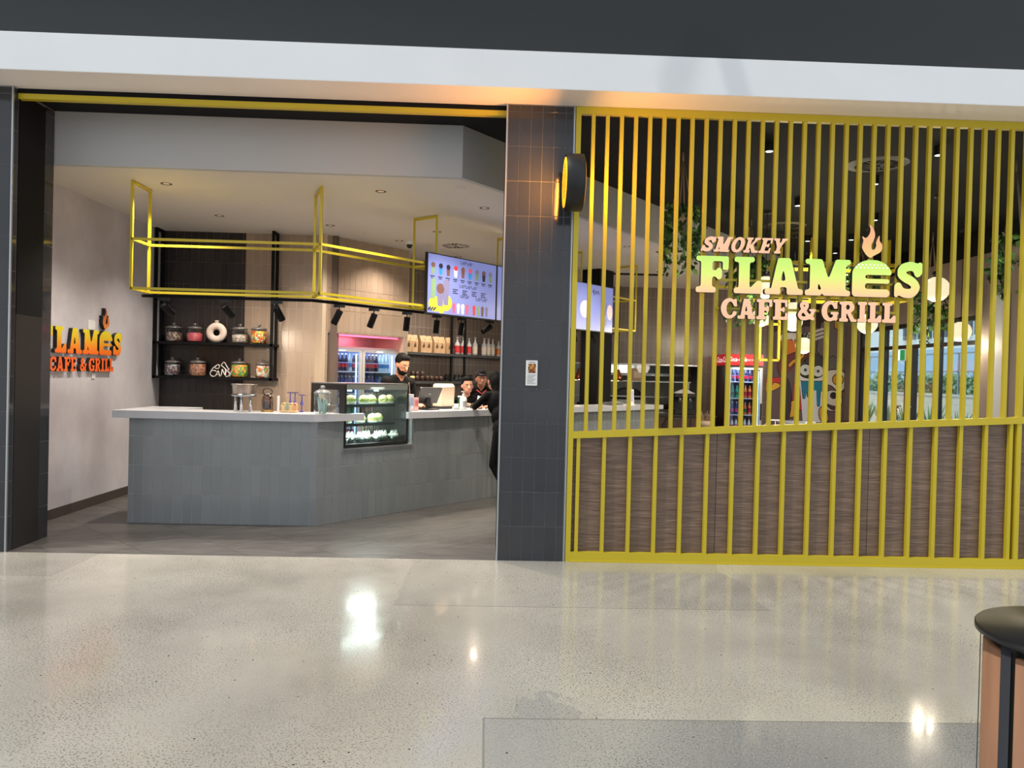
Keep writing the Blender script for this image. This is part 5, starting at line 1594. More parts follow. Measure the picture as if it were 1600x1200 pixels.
M_LEAF = mat('ivy_leaf', (44, 84, 34), .5, vary=.3, vscale=6)
M_LEAF2 = mat('pale_ivy_leaf', (120, 160, 80), .5, vary=.3, vscale=6)
M_POT = mat('woven_pot', (176, 160, 140), .7, vary=.1, vscale=30)
M_ROPE = mat('jute_rope', (150, 132, 108), .8)
def leaf(b, p, sz, m):
    d = Vector((random.uniform(-1, 1), random.uniform(-1, 1), random.uniform(-1.6, .1))).normalized()
    s = d.cross(Vector((random.uniform(-1, 1), random.uniform(-1, 1), random.uniform(-.3, 1)))).normalized()
    n = d.cross(s)
    q = [p, p + d * sz * .35 + s * sz * .36 + n * sz * .06, p + d * sz * .75 + s * sz * .22, p + d * sz, p + d * sz * .75 - s * sz * .22, p + d * sz * .35 - s * sz * .36 + n * sz * .06]
    b.add(q, [(0, 1, 2, 3), (0, 3, 4, 5)], m)
def hanging_plant(p, drop, lab, nv=9, spread=.22, lsz=.085, zc=ZS):
    """p: pot centre"""
    t = thing('hanging_plant', lab, 'plant', p, 0, 'hanging ivy plants')
    B().lathe([(0, -.11), (.07, -.11), (.105, -.02), (.11, .06), (.1, .06), (.095, 0)], n=20).obj('pot', M_POT, t)
    H_ = zc - p.z
    b = B()
    for a in (0, 1.57, 3.14, 4.71):
        b.tube([(.112 * math.cos(a), .112 * math.sin(a), .05), (.05 * math.cos(a), .05 * math.sin(a), H_ * .55), (.006 * math.cos(a), .006 * math.sin(a), H_ * .86)], .007, 5)
    b.tube([(0, 0, H_ * .84), (0, 0, H_ - .001)], .010, 6)
    b.obj('hanger', M_ROPE, t)
    st_ = B(); lf = B()
    for i in range(nv):
        a = 2 * math.pi * i / nv + random.uniform(-.3, .3)
        L = drop * random.uniform(.35, 1.0)
        r = random.uniform(.6, 1.) * spread
        pts = [Vector((.08 * math.cos(a), .08 * math.sin(a), .06)), Vector((r * .8 * math.cos(a), r * .8 * math.sin(a), .11)), Vector((r * math.cos(a), r * math.sin(a), -.05))]
        x, y, z = pts[-1]
        n = max(3, int(L / .06))
        for k_ in range(n):
            x += random.uniform(-.018, .018); y += random.uniform(-.018, .018); z -= L / n
            pts.append(Vector((x, y, z)))
        st_.tube(pts, .003, 4)
        for k_, q in enumerate(pts):
            for _ in range(6 if k_ < 5 else 3): leaf(lf, q + Vector((random.uniform(-.03, .03), random.uniform(-.03, .03), random.uniform(-.03, .03))), lsz * random.uniform(.6, 1.1), random.choice((0, 0, 0, 1)))
    for _ in range(130):
        a = random.uniform(0, 6.28); r = random.uniform(.03, spread * .95)
        leaf(lf, Vector((r * math.cos(a), r * math.sin(a), random.uniform(.02, .17))), lsz * random.uniform(.7, 1.1), random.choice((0, 0, 0, 1)))
    st_.obj('stems', mat('ivy_stem', (70, 84, 46), .7), t)
    stuff(lf.obj('foliage', [M_LEAF, M_LEAF2], t))
p = at(1065, 345, Y=1.25); hanging_plant(p, .62, 'ivy in a woven pot hung on rope by the word smokey')
p = at(1584, 390, Y=1.1); hanging_plant(p, .62, 'ivy in a woven pot hung on rope at the window side of the screen')
p = at(1172, 420, Y=4.4); hanging_plant(p, .9, 'bushy ivy hung behind the letter L of flames', 9, .28, .1)
p = at(1345, 425, Y=6.4); hanging_plant(p, .9, 'bushy ivy hung behind the burger letter of the sign', 9, .28, .1)
p = at(1455, 470, Y=4.9); hanging_plant(p, .7, 'ivy trailing before the window transom', 8, .26, .1)

dfm = thing('overhead_rack', 'yellow steel hanging rack over the dining tables', 'rack', (0, 0, ZS))
pA, pB = at(1168, 408, Y=5.0), at(1425, 416, Y=5.0)
x0, x1 = pA.x, pB.x
for y in (5.0, 5.7):
    for z in (3.47 - ZS, 2.95 - ZS): B().bar((x0, y, z), (x1, y, z), .05).obj('rail', M_YEL, dfm)
    for x in (x0, (x0 + x1) / 2, x1): B().bar((x, y, 2.95 - ZS), (x, y, -.001), .04).obj('post', M_YEL, dfm)
for x in (x0, x1):
    for z in (3.47 - ZS, 2.95 - ZS): B().bar((x, 5.0, z), (x, 5.7, z), .05).obj('cross_bar', M_YEL, dfm)
kf = thing('hanging_sign_frame', 'slim yellow frame hanging before the mural', 'frame', (0, 0, ZS))
a, c = at(1115, 448, Y=6.6), at(1216, 563, Y=6.6)
xm = at(1188, 500, Y=6.6).x
B().bar((a.x, 6.6, a.z - ZS), (c.x, 6.6, a.z - ZS), .04).obj('rail', M_YEL, kf)
for z in ((a.z + c.z) / 2, c.z): B().bar((xm, 6.6, z - ZS), (c.x, 6.6, z - ZS), .04).obj('rail', M_YEL, kf)
for x, zz in ((a.x, a.z), (xm, c.z), (c.x, c.z)): B().bar((x, 6.6, zz - ZS), (x, 6.6, -.001), .04).obj('post', M_YEL, kf)

# ------------------------------------------------------------------ window wall on the right
wn = thing('window_1', 'x', 'x', (7.5, 0, 0))
for q in ('label', 'category'): del wn[q]
struct(wn)
def wy(px): return at(px, 600, X=7.5).y
ys = [WY1, wy(1378), wy(1415), wy(1460), WY0]
for y in (ys[0] - .04, wy(1381), wy(1465), WY0 + .04): B().box(-.06, y - .045, 0, .06, y + .045, WZ).obj('mullion', M_BLACK, wn)
B().box(-.05, WY0, WZ - .07, .05, WY1, WZ).box(-.05, WY0, 0, .05, WY1, .06).obj('frame', M_BLACK, wn)
B().box(-.05, WY0, 2.28, .05, WY1, 2.34).obj('transom', M_BLACK, wn)
for a, c in zip((WY0, wy(1465), wy(1381)), (wy(1465), wy(1381), WY1)):
    B().box(-.005, a + .05, .06, .005, c - .05, 2.28).obj('pane', glass('window_glass', (240, 250, 252), .04), wn)
    B().box(-.005, a + .05, 2.34, .005, c - .05, WZ - .07).obj('pane', glass('window_glass', (240, 250, 252), .04), wn)
yd = wy(1423)
dr_ = thing('door_1', 'x', 'x', (7.5, yd, 0))
for q in ('label', 'category'): del dr_[q]
struct(dr_)
B().box(-.07, -.09, .06, .07, .09, 2.28).obj('stile', mat('bronze_frame', (52, 40, 36), .4), dr_)
B().tube([(-.08, .16, 1.0), (-.14, .16, 1.0), (-.14, .16, 1.25), (-.08, .16, 1.25)], .015, 8).tube([(-.08, -.16, 1.0), (-.14, -.16, 1.0), (-.14, -.16, 1.25), (-.08, -.16, 1.25)], .015, 8).obj('pull_handle', M_CHROME, dr_)
struct(B().box(7.05, WY0 - .1, .60, 7.4, WY1, .90).obj('trim_ledge', mat('ledge_walnut', (70, 52, 44), .5)))
p = at(1411, 555, X=7.38)
t = thing('exit_sign', 'small green lit exit sign over the glass door', 'sign', p)
B().box(-.04, -.14, -.1, .0, .14, .1).obj('casing', M_WHITE, t)
B().box(-.042, -.13, -.09, -.04, .02, .09).obj('green_face', mat('exit_green', (20, 130, 80), .4, emit=.6), t)
B().box(-.042, .03, -.09, -.04, .13, .09).obj('white_face', mat('exit_white', (220, 246, 250), .4, emit=.8), t)

# outside: paving, retaining wall, hedge, railing, building, plants
struct(B().box(7.6, -4, -.2, 40, 30, -.02).obj('floor_terrace', mat('terrace_paving', (186, 180, 168), .8, vary=.1, vscale=2)))
rw = thing('retaining_wall', 'pale block retaining wall outside the window', 'garden wall', (15.0, 0, 0))
B().box(.03, 2, 0, .5, 26, 1.30).obj('core', mat('block_joint', (206, 198, 184), .8), rw)
blk = B().cbox(0, 0, 0, .03, .592, .252, .006).mesh('block', mat('pale_block', (240, 232, 218), .8, vary=.05, vscale=3))
for j in range(5):
    for i in range(39):
        put('block', blk, rw, (0, 2 + i * .6 + (.3 if j % 2 else 0) - .0, .01 + j * .256))
B().box(-.03, 2, 1.29, .55, 26, 1.36).obj('coping', mat('white_coping', (226, 226, 222), .6), rw)
hg = thing('hedge', 'low green hedge above the retaining wall', 'hedge', (16.1, 0, 1.2))
b = B()
for i in range(5200):
    leaf(b, Vector((random.gauss(.3, .18), random.uniform(2, 26), random.uniform(.1, 1.0) * random.uniform(.6, 1))), .18, random.choice((0, 1)))
stuff(b.obj('foliage', [mat('hedge_leaf', (130, 166, 132), .6), mat('hedge_leaf_pale', (176, 204, 170), .6)], hg))
B().box(.05, 2, 0, .55, 26, .15).obj('soil', mat('soil', (70, 58, 48), .9), hg)
rl = thing('steel_railing', 'pale steel railing above the hedge', 'railing', (15.3, 0, 1.36))
for z in (.75, 1.35): B().bar((0, 2, z), (0, 26, z), .05).obj('rail', M_ALU, rl)
for i in range(13): B().bar((0, 2.2 + i * 1.95, 0), (0, 2.2 + i * 1.95, 1.35), .05).obj('post', M_ALU, rl)
bd = thing('office_building', 'pale blue building with a ribbed upper wall across the street', 'building', (24, -10, 0))
B().box(0, 0, 0, 6, 70, 3.6).obj('lower_wall', mat('slate_panel', (186, 218, 246), .5), bd)
B().box(.0, 0, 3.6, 6, 70, 12).obj('upper_wall', mat('aqua_panel', (246, 253, 255), .5), bd)
for i in range(14): B().box(-.12, 40.2 + i * .5, 4.2, 0, 40.4 + i * .5, 9).obj('rib', mat('dark_rib', (96, 112, 124), .5), bd)
M_AG = mat('agave', (120, 156, 96), .5, vary=.2, vscale=5)
for i, yy in enumerate((5.2, 6.1, 7.6, 9.4, 11.2)):
    t = thing('spiky_plant', 'spiky green garden plant against the block wall', 'plant', (13.2, (14.4, 15.7, 17.0, 18.3, 19.7)[i], -.02), 0, 'spiky plants outside')
    b = B()
    for j in range(26):
        a = j * 2.4; L = random.uniform(.7, 1.15); ti = random.uniform(.15, .6)
        d = Vector((math.cos(a) * ti, math.sin(a) * ti, 1)).normalized(); s = d.cross(Vector((0, 0, 1))).normalized()
        o_ = Vector((.05 * math.cos(a), .05 * math.sin(a), .12))
        e = o_ + d * L + Vector((math.cos(a), math.sin(a), 0)) * .12 * ti
        m_ = o_ + d * L * .5
        b.add([o_ - s * .03, o_ + s * .03, m_ + s * .04, m_ - s * .04, e], [(0, 1, 2, 3), (3, 2, 4)])
    b.obj('leaves', M_AG, t)
    B().lathe([(0, 0), (.12, 0), (.1, .14), (0, .16)], n=10).obj('stem', mat('plant_base', (110, 104, 70), .8), t)

# ------------------------------------------------------------------ mural (flat paint on the far wall)
mu = thing('mural', 'colourful cartoon food mural painted on the far wall', 'mural', (5.76, YF - .001, 0))
def mp(px, py):
    v = at(px, py, Y=YF); return (v.x - 5.76, v.z)
def paint(nm, pts, c, lay=1, smooth=True):
    q = [mp(*p) for p in pts]
    if lay > 2 and nm not in ('pupil', 'lids'):
        cx_, cz_ = sum(a_ for a_, _ in q) / len(q), sum(c_ for _, c_ in q) / len(q)
        e = []
        for a_, c_ in (catmull(q, 4, True) if smooth else q):
            L_ = math.hypot(a_ - cx_, c_ - cz_) + 1e-6; f_ = 1 + .018 / L_
            e.append((max(0, min(1.63, cx_ + (a_ - cx_) * f_)), cz_ + (c_ - cz_) * f_))
        B().prism(e, -.0012 * lay + .0006, 0).obj('outline', mat('paint_outline', (26, 22, 26), .6), mu)
    q = [(max(.0, min(1.63, a_)), c_) for a_, c_ in q]
    if smooth: q = catmull(q, 4, True); q = [(max(.0, min(1.63, a_)), c_) for a_, c_ in q]
    B().prism(q, -.0012 * lay, 0).obj(nm, mat('paint_%d_%d_%d' % c, c, .6), mu)
K = (34, 28, 32)
def circ(x, y, rx, ry=None, n=14): return [(x + rx * math.cos(a), y + (ry or rx) * math.sin(a)) for a in np.linspace(0, 2 * math.pi, n + 1)[:-1]]
paint('background', [(1197, 405), (1330, 405), (1330, 700), (1197, 700)], (104, 82, 86), 1, False)
paint('black_panel', [(1197, 430), (1330, 430), (1330, 520), (1260, 510), (1197, 520)], (56, 30, 32), 2, False)
paint('grey_fold', [(1275, 560), (1300, 520), (1330, 500), (1330, 600), (1290, 595)], (108, 104, 104), 3, False)
paint('jagged_paper', [(1283, 505), (1330, 480), (1330, 560), (1312, 565), (1302, 555), (1290, 562), (1276, 548)], (116, 104, 104), 4, False)
paint('beer_glass', [(1220, 530), (1260, 530), (1258, 565), (1222, 565)], (222, 124, 44), 4, False)
paint('foam', [(1218, 532), (1222, 522), (1234, 520), (1246, 521), (1260, 522), (1264, 531), (1242, 530), (1240, 541), (1237, 530)], (226, 220, 214), 5)
paint('hot_dog', [(1216, 566), (1240, 552), (1270, 545), (1262, 558), (1240, 572), (1222, 590)], (120, 52, 48), 5)
paint('sauce', [(1232, 570), (1240, 562), (1248, 560), (1254, 553), (1256, 556), (1248, 564), (1240, 567), (1234, 573)], (226, 170, 50), 6)
paint('red_stripe', [(1197, 590), (1220, 590), (1218, 604), (1197, 606)], (200, 44, 50), 5, False)
paint('flame_band', [(1197, 598), (1204, 604), (1210, 598), (1219, 602), (1212, 608), (1197, 612)], (232, 176, 50), 6)
paint('red_ribbon', [(1240, 600), (1250, 592), (1252, 640), (1236, 645)], (196, 46, 58), 4, False)
paint('yellow_ribbon', [(1236, 628), (1246, 622), (1244, 650), (1234, 652)], (226, 172, 54), 5, False)
paint('cup_body', [(1249, 592), (1287, 592), (1282, 660), (1254, 660)], (214, 214, 220), 5, False)
paint('blue_drip', [(1252, 596), (1286, 596), (1286, 612), (1281, 612), (1280, 634), (1276, 634), (1275, 610), (1266, 610), (1265, 620), (1262, 620), (1261, 611), (1258, 623), (1255, 622)], (30, 124, 156), 7, False)
paint('froth_edge', circ(1268, 590, 24, 6, 18), (232, 228, 222), 6)
paint('lids', circ(1268, 585, 18, 7), K, 7)
for x, y in ((1258, 578), (1278, 580)):
    paint('eye_white', circ(x, y, 8.5), (222, 222, 222), 8); paint('pupil', circ(x, y, 2.4), (70, 70, 76), 9)
paint('hood_shape', [(1255, 566), (1266, 552), (1284, 560), (1290, 580), (1270, 570)], (70, 64, 68), 4)
paint('egg_white', [(1290, 582), (1306, 578), (1322, 584), (1324, 606), (1310, 612), (1300, 603), (1290, 598)], (222, 214, 204), 6)
paint('egg_yolk', circ(1309, 593, 8), (214, 160, 44), 7)
paint('round_face', circ(1300, 626, 15, 16), (214, 202, 194), 5); paint('face_patch', circ(1302, 618, 4), K, 7); paint('face_mouth', [(1290, 630), (1302, 640), (1313, 628), (1304, 634)], (74, 54, 52), 7)
paint('tan_blob', [(1280, 640), (1288, 636), (1294, 656), (1282, 656)], (200, 150, 70), 6)
paint('swirl', [(1222, 585), (1234, 600), (1236, 640), (1228, 660), (1226, 640), (1226, 605)], (58, 46, 52), 5)
for i in range(3): paint('white_stroke', [(1262, 520 + i * 6), (1286, 512 + i * 6), (1288, 515 + i * 6), (1263, 524 + i * 6)], (214, 206, 200), 5, False)
paint('corner_yellow', [(1304, 500), (1316, 492), (1314, 518), (1304, 512)], (214, 164, 40), 5, False)

# dining furniture glimpsed over the mid rail
t = thing('round_bucket', 'large grey round planter tub before the mural', 'tub', at(1242, 655, Y=7.4) * Vector((1, 1, 0)) if False else (at(1242, 655, Y=7.4).x, 7.4, 0))
B().lathe([(0, 0), (.22, 0), (.28, .84), (.31, .86), (.31, .90), (.27, .90), (.24, .5), (0, .5)], n=28).obj('tub', mat('zinc', (150, 154, 158), .35, metal=.4), t)
B().lathe([(0, .80), (.268, .80)], n=24).obj('fill', M_BLACKM, t)
def chair(loc, rz, lab, c):
    t = thing('dining_chair', lab, 'chair', loc, rz, 'dining chairs')
    m = mat('chair_%d' % c[0], c, .45)
    for x, y in ((-.2, -.2), (.2, -.2), (-.2, .2), (.2, .2)): B().tube([(x, y, 0), (x * .85, y * .85, .45)], .014, 8).obj('leg', m, t)
    B().cbox(-.21, -.21, .45, .21, .21, .475, .008).obj('seat', m, t)
    B().tube([(-.2, .2, .475), (-.2, .23, .8), (-.12, .24, .92), (.12, .24, .92), (.2, .23, .8), (.2, .2, .475)], .016, 8).obj('back_hoop', m, t)
    for x in (-.1, 0, .1): B().tube([(x, .2, .475), (x, .24, .91)], .008, 6).obj('spindle', m, t)
chair((at(1285, 655, Y=6.5).x, 6.5, 0), R(30), 'white spindle-back chair before the mural', (222, 222, 220))
chair((at(1212, 650, Y=7.0).x, 7.0, 0), R(-20), 'white ornate chair beside the drinks fridge', (226, 224, 220))
chair((at(1055, 650, Y=7.3).x, 7.3, 0), R(160), 'black metal chair beside the service cabinet', (30, 28, 28))
t = thing('basket_table', 'round cafe table with a basket of twigs beside the fridge', 'table', (at(1105, 650, Y=7.0).x, 7.0, 0))
B().cyl((0, 0, .72), .34, .03, 28).obj('table_top', mat('walnut_top', (80, 58, 46), .4), t)
B().cyl((0, 0, .02), .03, .70, 12).obj('pedestal', M_BLACK, t); B().cyl((0, 0, 0), .2, .02, 20).obj('foot', M_BLACK, t)
t2 = thing('twig_basket', 'woven basket holding dried twigs on the cafe table', 'basket', t.location + Vector((0, 0, .751)))
B().lathe([(0, 0), (.1, 0), (.13, .14), (.12, .14), (.09, .01)], n=16).obj('basket', M_POT, t2)
b = B()
for i in range(16): a = i * 2.4; b.tube([(.05 * math.cos(a), .05 * math.sin(a), .02), (.13 * math.cos(a), .13 * math.sin(a), .26 + .03 * (i % 3))], .005, 5)
b.obj('twigs', mat('twig', (150, 120, 96), .8), t2)

# ------------------------------------------------------------------ litter bin in the foreground
bn = thing('litter_bin', 'dark round litter bin with timber panels on the concrete floor', 'bin', (1.405 + .26, -4.66, 0))
M_BINT = mat('bin_timber', (168, 122, 92), .5, vary=.12, vscale=4, vstretch=(6, 6, .6))
B().lathe([(0, .95), (.26, .95), (.266, .944), (.266, .930), (.255, .925), (0, .925)], n=48).obj('lid', mat('bin_black', (26, 26, 28), .35), bn)
B().cyl((0, 0, 0), .225, .925, 40).obj('drum', mat('bin_black', (26, 26, 28), .35), bn)
for i in range(8):
    a0 = R(45 * i + 187)
    B().lathe([(.226, .04), (.243, .04), (.243, .90), (.226, .90)], n=8, a0=a0 + .1, a1=a0 + R(45) - .1).obj('timber_panel', M_BINT, bn)
    B().lathe([(.226, .02), (.25, .02), (.25, .924), (.226, .924)], n=3, a0=a0 - .07, a1=a0 + .07).obj('upright', mat('bin_grey', (52, 55, 60), .45), bn)

# ------------------------------------------------------------------ people
def person(name, label, loc, rz, prims, mats, extra=None, voxel=.011, scale=1.):
    """prims: (p, q, r1, r2, material) cone-capsules or (p, None, (rx,ry,rz), None, material) ellipsoids, facing +y; one continuous body"""
    b = B()
    for p, q, r1, r2, m in prims:
        if q is None:
            b.ball(p, r1, 16, 0)
        else:
            p, q = Vector(p), Vector(q)
            n = 7
            b.tube([p + (q - p) * (i / n) for i in range(n + 1)], [r1 + (r2 - r1) * i / n for i in range(n + 1)], 12)
            b.ball(p, r1, 12); b.ball(q, r2, 12)
    me = b.mesh('tmp', [])
    o = bpy.data.objects.new('tmp', me); COL.objects.link(o)
    md = o.modifiers.new('r', 'REMESH'); md.mode = 'VOXEL'; md.voxel_size = voxel
    ms = o.modifiers.new('s', 'SMOOTH'); ms.iterations = 3; ms.factor = .5
    dg = bpy.context.evaluated_depsgraph_get()
    dg.update()
    nm = bpy.data.meshes.new_from_object(o.evaluated_get(dg))
    bpy.data.objects.remove(o)
    nm.name = 'body'
    nm.materials.clear()
    for m in mats: nm.materials.append(m)
    n = len(nm.polygons)
    cen = np.zeros(n * 3); nm.polygons.foreach_get('center', cen); cen = cen.reshape(-1, 3)
    best = np.full(n, 1e9); idx = np.zeros(n, int)
    for p, q, r1, r2, m in prims:
        p = np.array(p, float)
        if q is None:
            r = np.array(r1 if hasattr(r1, '__len__') else (r1,) * 3)
            d = (np.linalg.norm((cen - p) / r, axis=1) - 1) * r.min()
        else:
            q = np.array(q, float); e = q - p
            t = np.clip(((cen - p) @ e) / (e @ e), 0, 1)
            d = np.linalg.norm(cen - p - t[:, None] * e, axis=1) - (r1 + (r2 - r1) * t)
        k = d < best
        best[k] = d[k]; idx[k] = m
    nm.polygons.foreach_set('material_index', idx.astype(np.int32))
    nm.polygons.foreach_set('use_smooth', np.ones(n, bool))
    nm.update()
    root = thing('person', label, 'person', loc, rz)
    body = put('body', nm, root)
    if extra: extra(root)
    root.scale = (scale,) * 3
    return root

def head_prims(c, skin, hair, beard=None, tilt=(0, 0), long_hair=False):
    """head centred at c, face towards +y; returns ellipsoids (size about 0.23 m)"""
    x, y, z = c
    P = [((x, y, z + .015), None, (.074, .092, .108), None, skin), ((x, y + .028, z - .055), None, (.056, .058, .056), None, skin),
         ((x, y + .092, z - .012), (x, y + .104, z - .032), .012, .015, skin),
         ((x - .076, y - .005, z - .01), None, (.014, .022, .03), None, skin), ((x + .076, y - .005, z - .01), None, (.014, .022, .03), None, skin),
         ((x, y - .022, z + .045), None, (.083, .092, .098), None, hair), ((x, y + .03, z + .092), None, (.068, .058, .042), None, hair)]
    if beard is not None:
        P += [((x, y + .040, z - .082), None, (.055, .056, .044), None, beard), ((x - .058, y + .02, z - .05), (x - .04, y + .05, z - .085), .02, .025, beard), ((x + .058, y + .02, z - .05), (x + .04, y + .05, z - .085), .02, .025, beard)]
    if long_hair:
        P += [((x, y - .06, z), None, (.085, .065, .10), None, hair), ((x, y - .09, z - .02), None, (.05, .05, .05), None, hair)]
    return P

def face_bits(root, c, beard=False, M=None, smile=True):
    x, y, z = c
    W = mat('eye_white', (226, 220, 214), .3); D_ = mat('eye_dark', (34, 22, 18), .3); L = mat('lip', (160, 84, 76), .5); BR = mat('brow', (30, 22, 20), .8)
    def ad(b, nm, m):
        if M is not None: b.xf(M)
        b.obj(nm, m, root)
    for s in (-1, 1):
        ad(B().ball((x + s * .03, y + .082, z + .004), (.012, .008, .007), 10), 'eye', W)
        ad(B().ball((x + s * .03, y + .089, z + .004), (.0055, .004, .0055), 8), 'pupil', D_)
        ad(B().tube([(x + s * .014, y + .093, z + .02), (x + s * .032, y + .089, z + .026), (x + s * .048, y + .075, z + .02)], .004, 6), 'eyebrow', BR)
    ad(B().tube([(x - .024, y + .080, z - .056), (x - .01, y + .089, z - .062), (x + .01, y + .089, z - .062), (x + .024, y + .080, z - .056)], .005, 6), 'mouth', L)
    if smile: ad(B().tube([(x - .018, y + .084, z - .0565), (x, y + .0915, z - .060), (x + .018, y + .084, z - .0565)], .003, 5), 'teeth', W)

def hand_prims(w, d, n, m, L=.17, curl=.5, thumb=1):
    """wrist w, finger direction d, palm normal n (curl side)"""
    w, d, n = Vector(w), Vector(d).normalized(), Vector(n).normalized()
    n = (n - d * n.dot(d)).normalized()
    s = d.cross(n)
    P = [(w, w + d * .03, .026, .028, m)]
    for i, f in enumerate((-1.5, -.5, .5, 1.5)):
        P.append((tuple(w + d * .02 + s * f * .010), tuple(w + d * .085 + s * f * .019), .016, .013, m))
    Ls = (.055, .07, .075, .062)
    for i, f in enumerate((-1.5, -.5, .5, 1.5)):
        k0 = w + d * .085 + s * f * .020
        d1 = (d + n * curl * .6).normalized(); d2 = (d + n * curl * 1.7).normalized()
        k1 = k0 + d1 * Ls[i] * .55; k2 = k1 + d2 * Ls[i] * .55
        P.append((tuple(k0), tuple(k1), .0105, .0095, m)); P.append((tuple(k1), tuple(k2), .0095, .008, m))
    t0 = w + d * .03 + s * thumb * .026; t1 = t0 + (d * .6 + s * thumb * .7 + n * .4).normalized() * .045; t2 = t1 + (d + n * .5).normalized() * .032
    P += [(tuple(w + d * .015), tuple(t0), .02, .015, m), (tuple(t0), tuple(t1), .0145, .011, m), (tuple(t1), tuple(t2), .011, .009, m)]
    return [(tuple(p) if p is not None else None, tuple(q) if q is not None else None, a, c, e) for p, q, a, c, e in P]

SKIN = mat('skin_tan', (176, 120, 92), .5); SKIN2 = mat('skin_light', (206, 150, 122), .5)
HAIR = mat('black_hair', (11, 9, 9), .75, spec=.15); CLOTH = mat('black_cloth', (9, 9, 11), .9, spec=.2); CLOTH2 = mat('black_apron', (26, 26, 29), .7); TROU = mat('black_trousers', (8, 8, 10), .9, spec=.2); SHOE = mat('black_shoe', (20, 20, 22), .5)
def torso(h, cl, sh=.185, hip=.15, lean=0., depth=1.):
    """standing trunk and legs for height h (metres)"""
    k = h / 1.75
    zs, zc, zw, zh = 1.43 * k, 1.25 * k, 1.08 * k, .95 * k
    ly = lambda z: lean * max(0, z - zh)
    P = [((-.075 * k, ly(zs), zs), (.075 * k, ly(zs), zs), .06 * k, .06 * k, cl), ((-sh * k, ly(zs) , zs - .03), (sh * k, ly(zs), zs - .03), .062 * k, .062 * k, cl),
         ((0, ly(zc) + .01, zc), None, (.175 * k, .115 * k, .19 * k), None, cl), ((0, ly(zw) + .01, zw), None, (.152 * k, .108 * k, .16 * k), None, cl), ((0, 0, zh), None, (.17 * k, .118 * k, .13 * k), None, cl)]
    return P, k, (lambda z: ly(z))

# man at the till, head bowed towards the screen
P, k, ly = torso(1.80, 1, lean=.10)
hc = (.0, .115, 1.655)
def rotp(P, c, M):
    out = []
    for p, q, a, b_, m in P:
        p2 = tuple(M @ (Vector(p) - Vector(c)) + Vector(c)); q2 = tuple(M @ (Vector(q) - Vector(c)) + Vector(c)) if q is not None else None
        out.append((p2, q2, a, b_, m))
    return out
T = Matrix.Rotation(R(-20), 3, 'X')
H1 = rotp(head_prims(hc, 0, 2, 2), hc, T)
P += H1 + [((0, .06, 1.47), (0, .09, 1.58), .055, .052, 0)]
P += [((-.2, .05, 1.45), (-.27, .02, 1.20), .058, .045, 1), ((-.27, .02, 1.20), (-.17, .25, 1.165), .043, .034, 0), ((.2, .05, 1.45), (.27, .05, 1.22), .058, .046, 1), ((.27, .05, 1.22), (.20, .29, 1.31), .042, .03, 0)]
P += hand_prims((-.17, .25, 1.165), (.5, .8, .1), (0, 0, -1), 0, thumb=1) + hand_prims((.20, .29, 1.31), (-.3, .9, .1), (0, 0, -1), 0, thumb=-1)
P += [((-.09, 0, .92), (-.1, .01, .5), .088, .062, 3), ((-.1, .01, .5), (-.1, -.02, .09), .058, .042, 3), ((.09, 0, .92), (.1, .01, .5), .088, .062, 3), ((.1, .01, .5), (.1, -.02, .09), .058, .042, 3),
      ((-.1, -.03, .045), (-.1, .15, .04), .042, .038, 4), ((.1, -.03, .045), (.1, .15, .04), .042, .038, 4)]
def ex1(root):
    face_bits(root, hc, M=Matrix.Translation(hc) @ Matrix.Rotation(R(-20), 4, 'X') @ Matrix.Translation(-Vector(hc)))
    b = B().ball((-.21, .065, 1.50), (.032, .03, .02), 10); b.obj('shoulder_badge', mat('badge_gold', (214, 176, 96), .5), root)
    B().tube([(-.09, .14, 1.44), (-.10, .16, 1.25), (-.1, .16, 1.0)], .008, 6).obj('apron_strap', mat('strap_brown', (70, 50, 36), .7), root)
pm = A(1.74, .74)
person('person', 'bearded person in a black shirt looking down at the till', (pm.x, pm.y, 0), math.atan2(-.72, -.68), P, [SKIN, CLOTH, HAIR, TROU, SHOE], ex1, scale=1.045)

# woman in black behind the counter, smiling
P, k, ly = torso(1.58, 1, .155, lean=.12)
hc2 = (0, .09, 1.462)
P += head_prims(hc2, 0, 2, None, long_hair=True) + [((0, .05, 1.27), (0, .075, 1.39), .046, .044, 0)]
P += [((-.17, .03, 1.26), (-.22, .05, 1.03), .05, .04, 1), ((-.22, .05, 1.03), (-.1, .24, 1.21), .038, .028, 1), ((.17, .03, 1.26), (.22, .05, 1.03), .05, .04, 1), ((.22, .05, 1.03), (.1, .24, 1.21), .038, .028, 1)]
P += hand_prims((-.1, .24, 1.21), (.6, .7, .1), (0, 0, -1), 0) + hand_prims((.1, .24, 1.21), (-.6, .7, .1), (0, 0, -1), 0, thumb=-1)
P += [((-.08, 0, .85), (-.09, .01, .46), .08, .056, 3), ((-.09, .01, .46), (-.09, -.02, .08), .052, .04, 3), ((.08, 0, .85), (.09, .01, .46), .08, .056, 3), ((.09, .01, .46), (.09, -.02, .08), .052, .04, 3),
      ((-.09, -.03, .042), (-.09, .13, .038), .04, .036, 4), ((.09, -.03, .042), (.09, .13, .038), .04, .036, 4)]
def ex2(root):
    face_bits(root, hc2)
    b = B()
    for i in range(5): b.box(-.02 + i * .022, .158, 1.17 + .008 * (i % 2), -.006 + i * .022, .163, 1.19 + .012 * (i % 2))
    b.obj('shirt_print', mat('shirt_print', (216, 216, 214), .7), root)
pw = A(3.08, .76)
person('person', 'smiling person with dark tied-back hair in a black top behind the counter', (pw.x, pw.y, 0), math.atan2(-.30, -.95) + 0 * 1, P, [SKIN2, CLOTH, HAIR, TROU, SHOE], ex2)

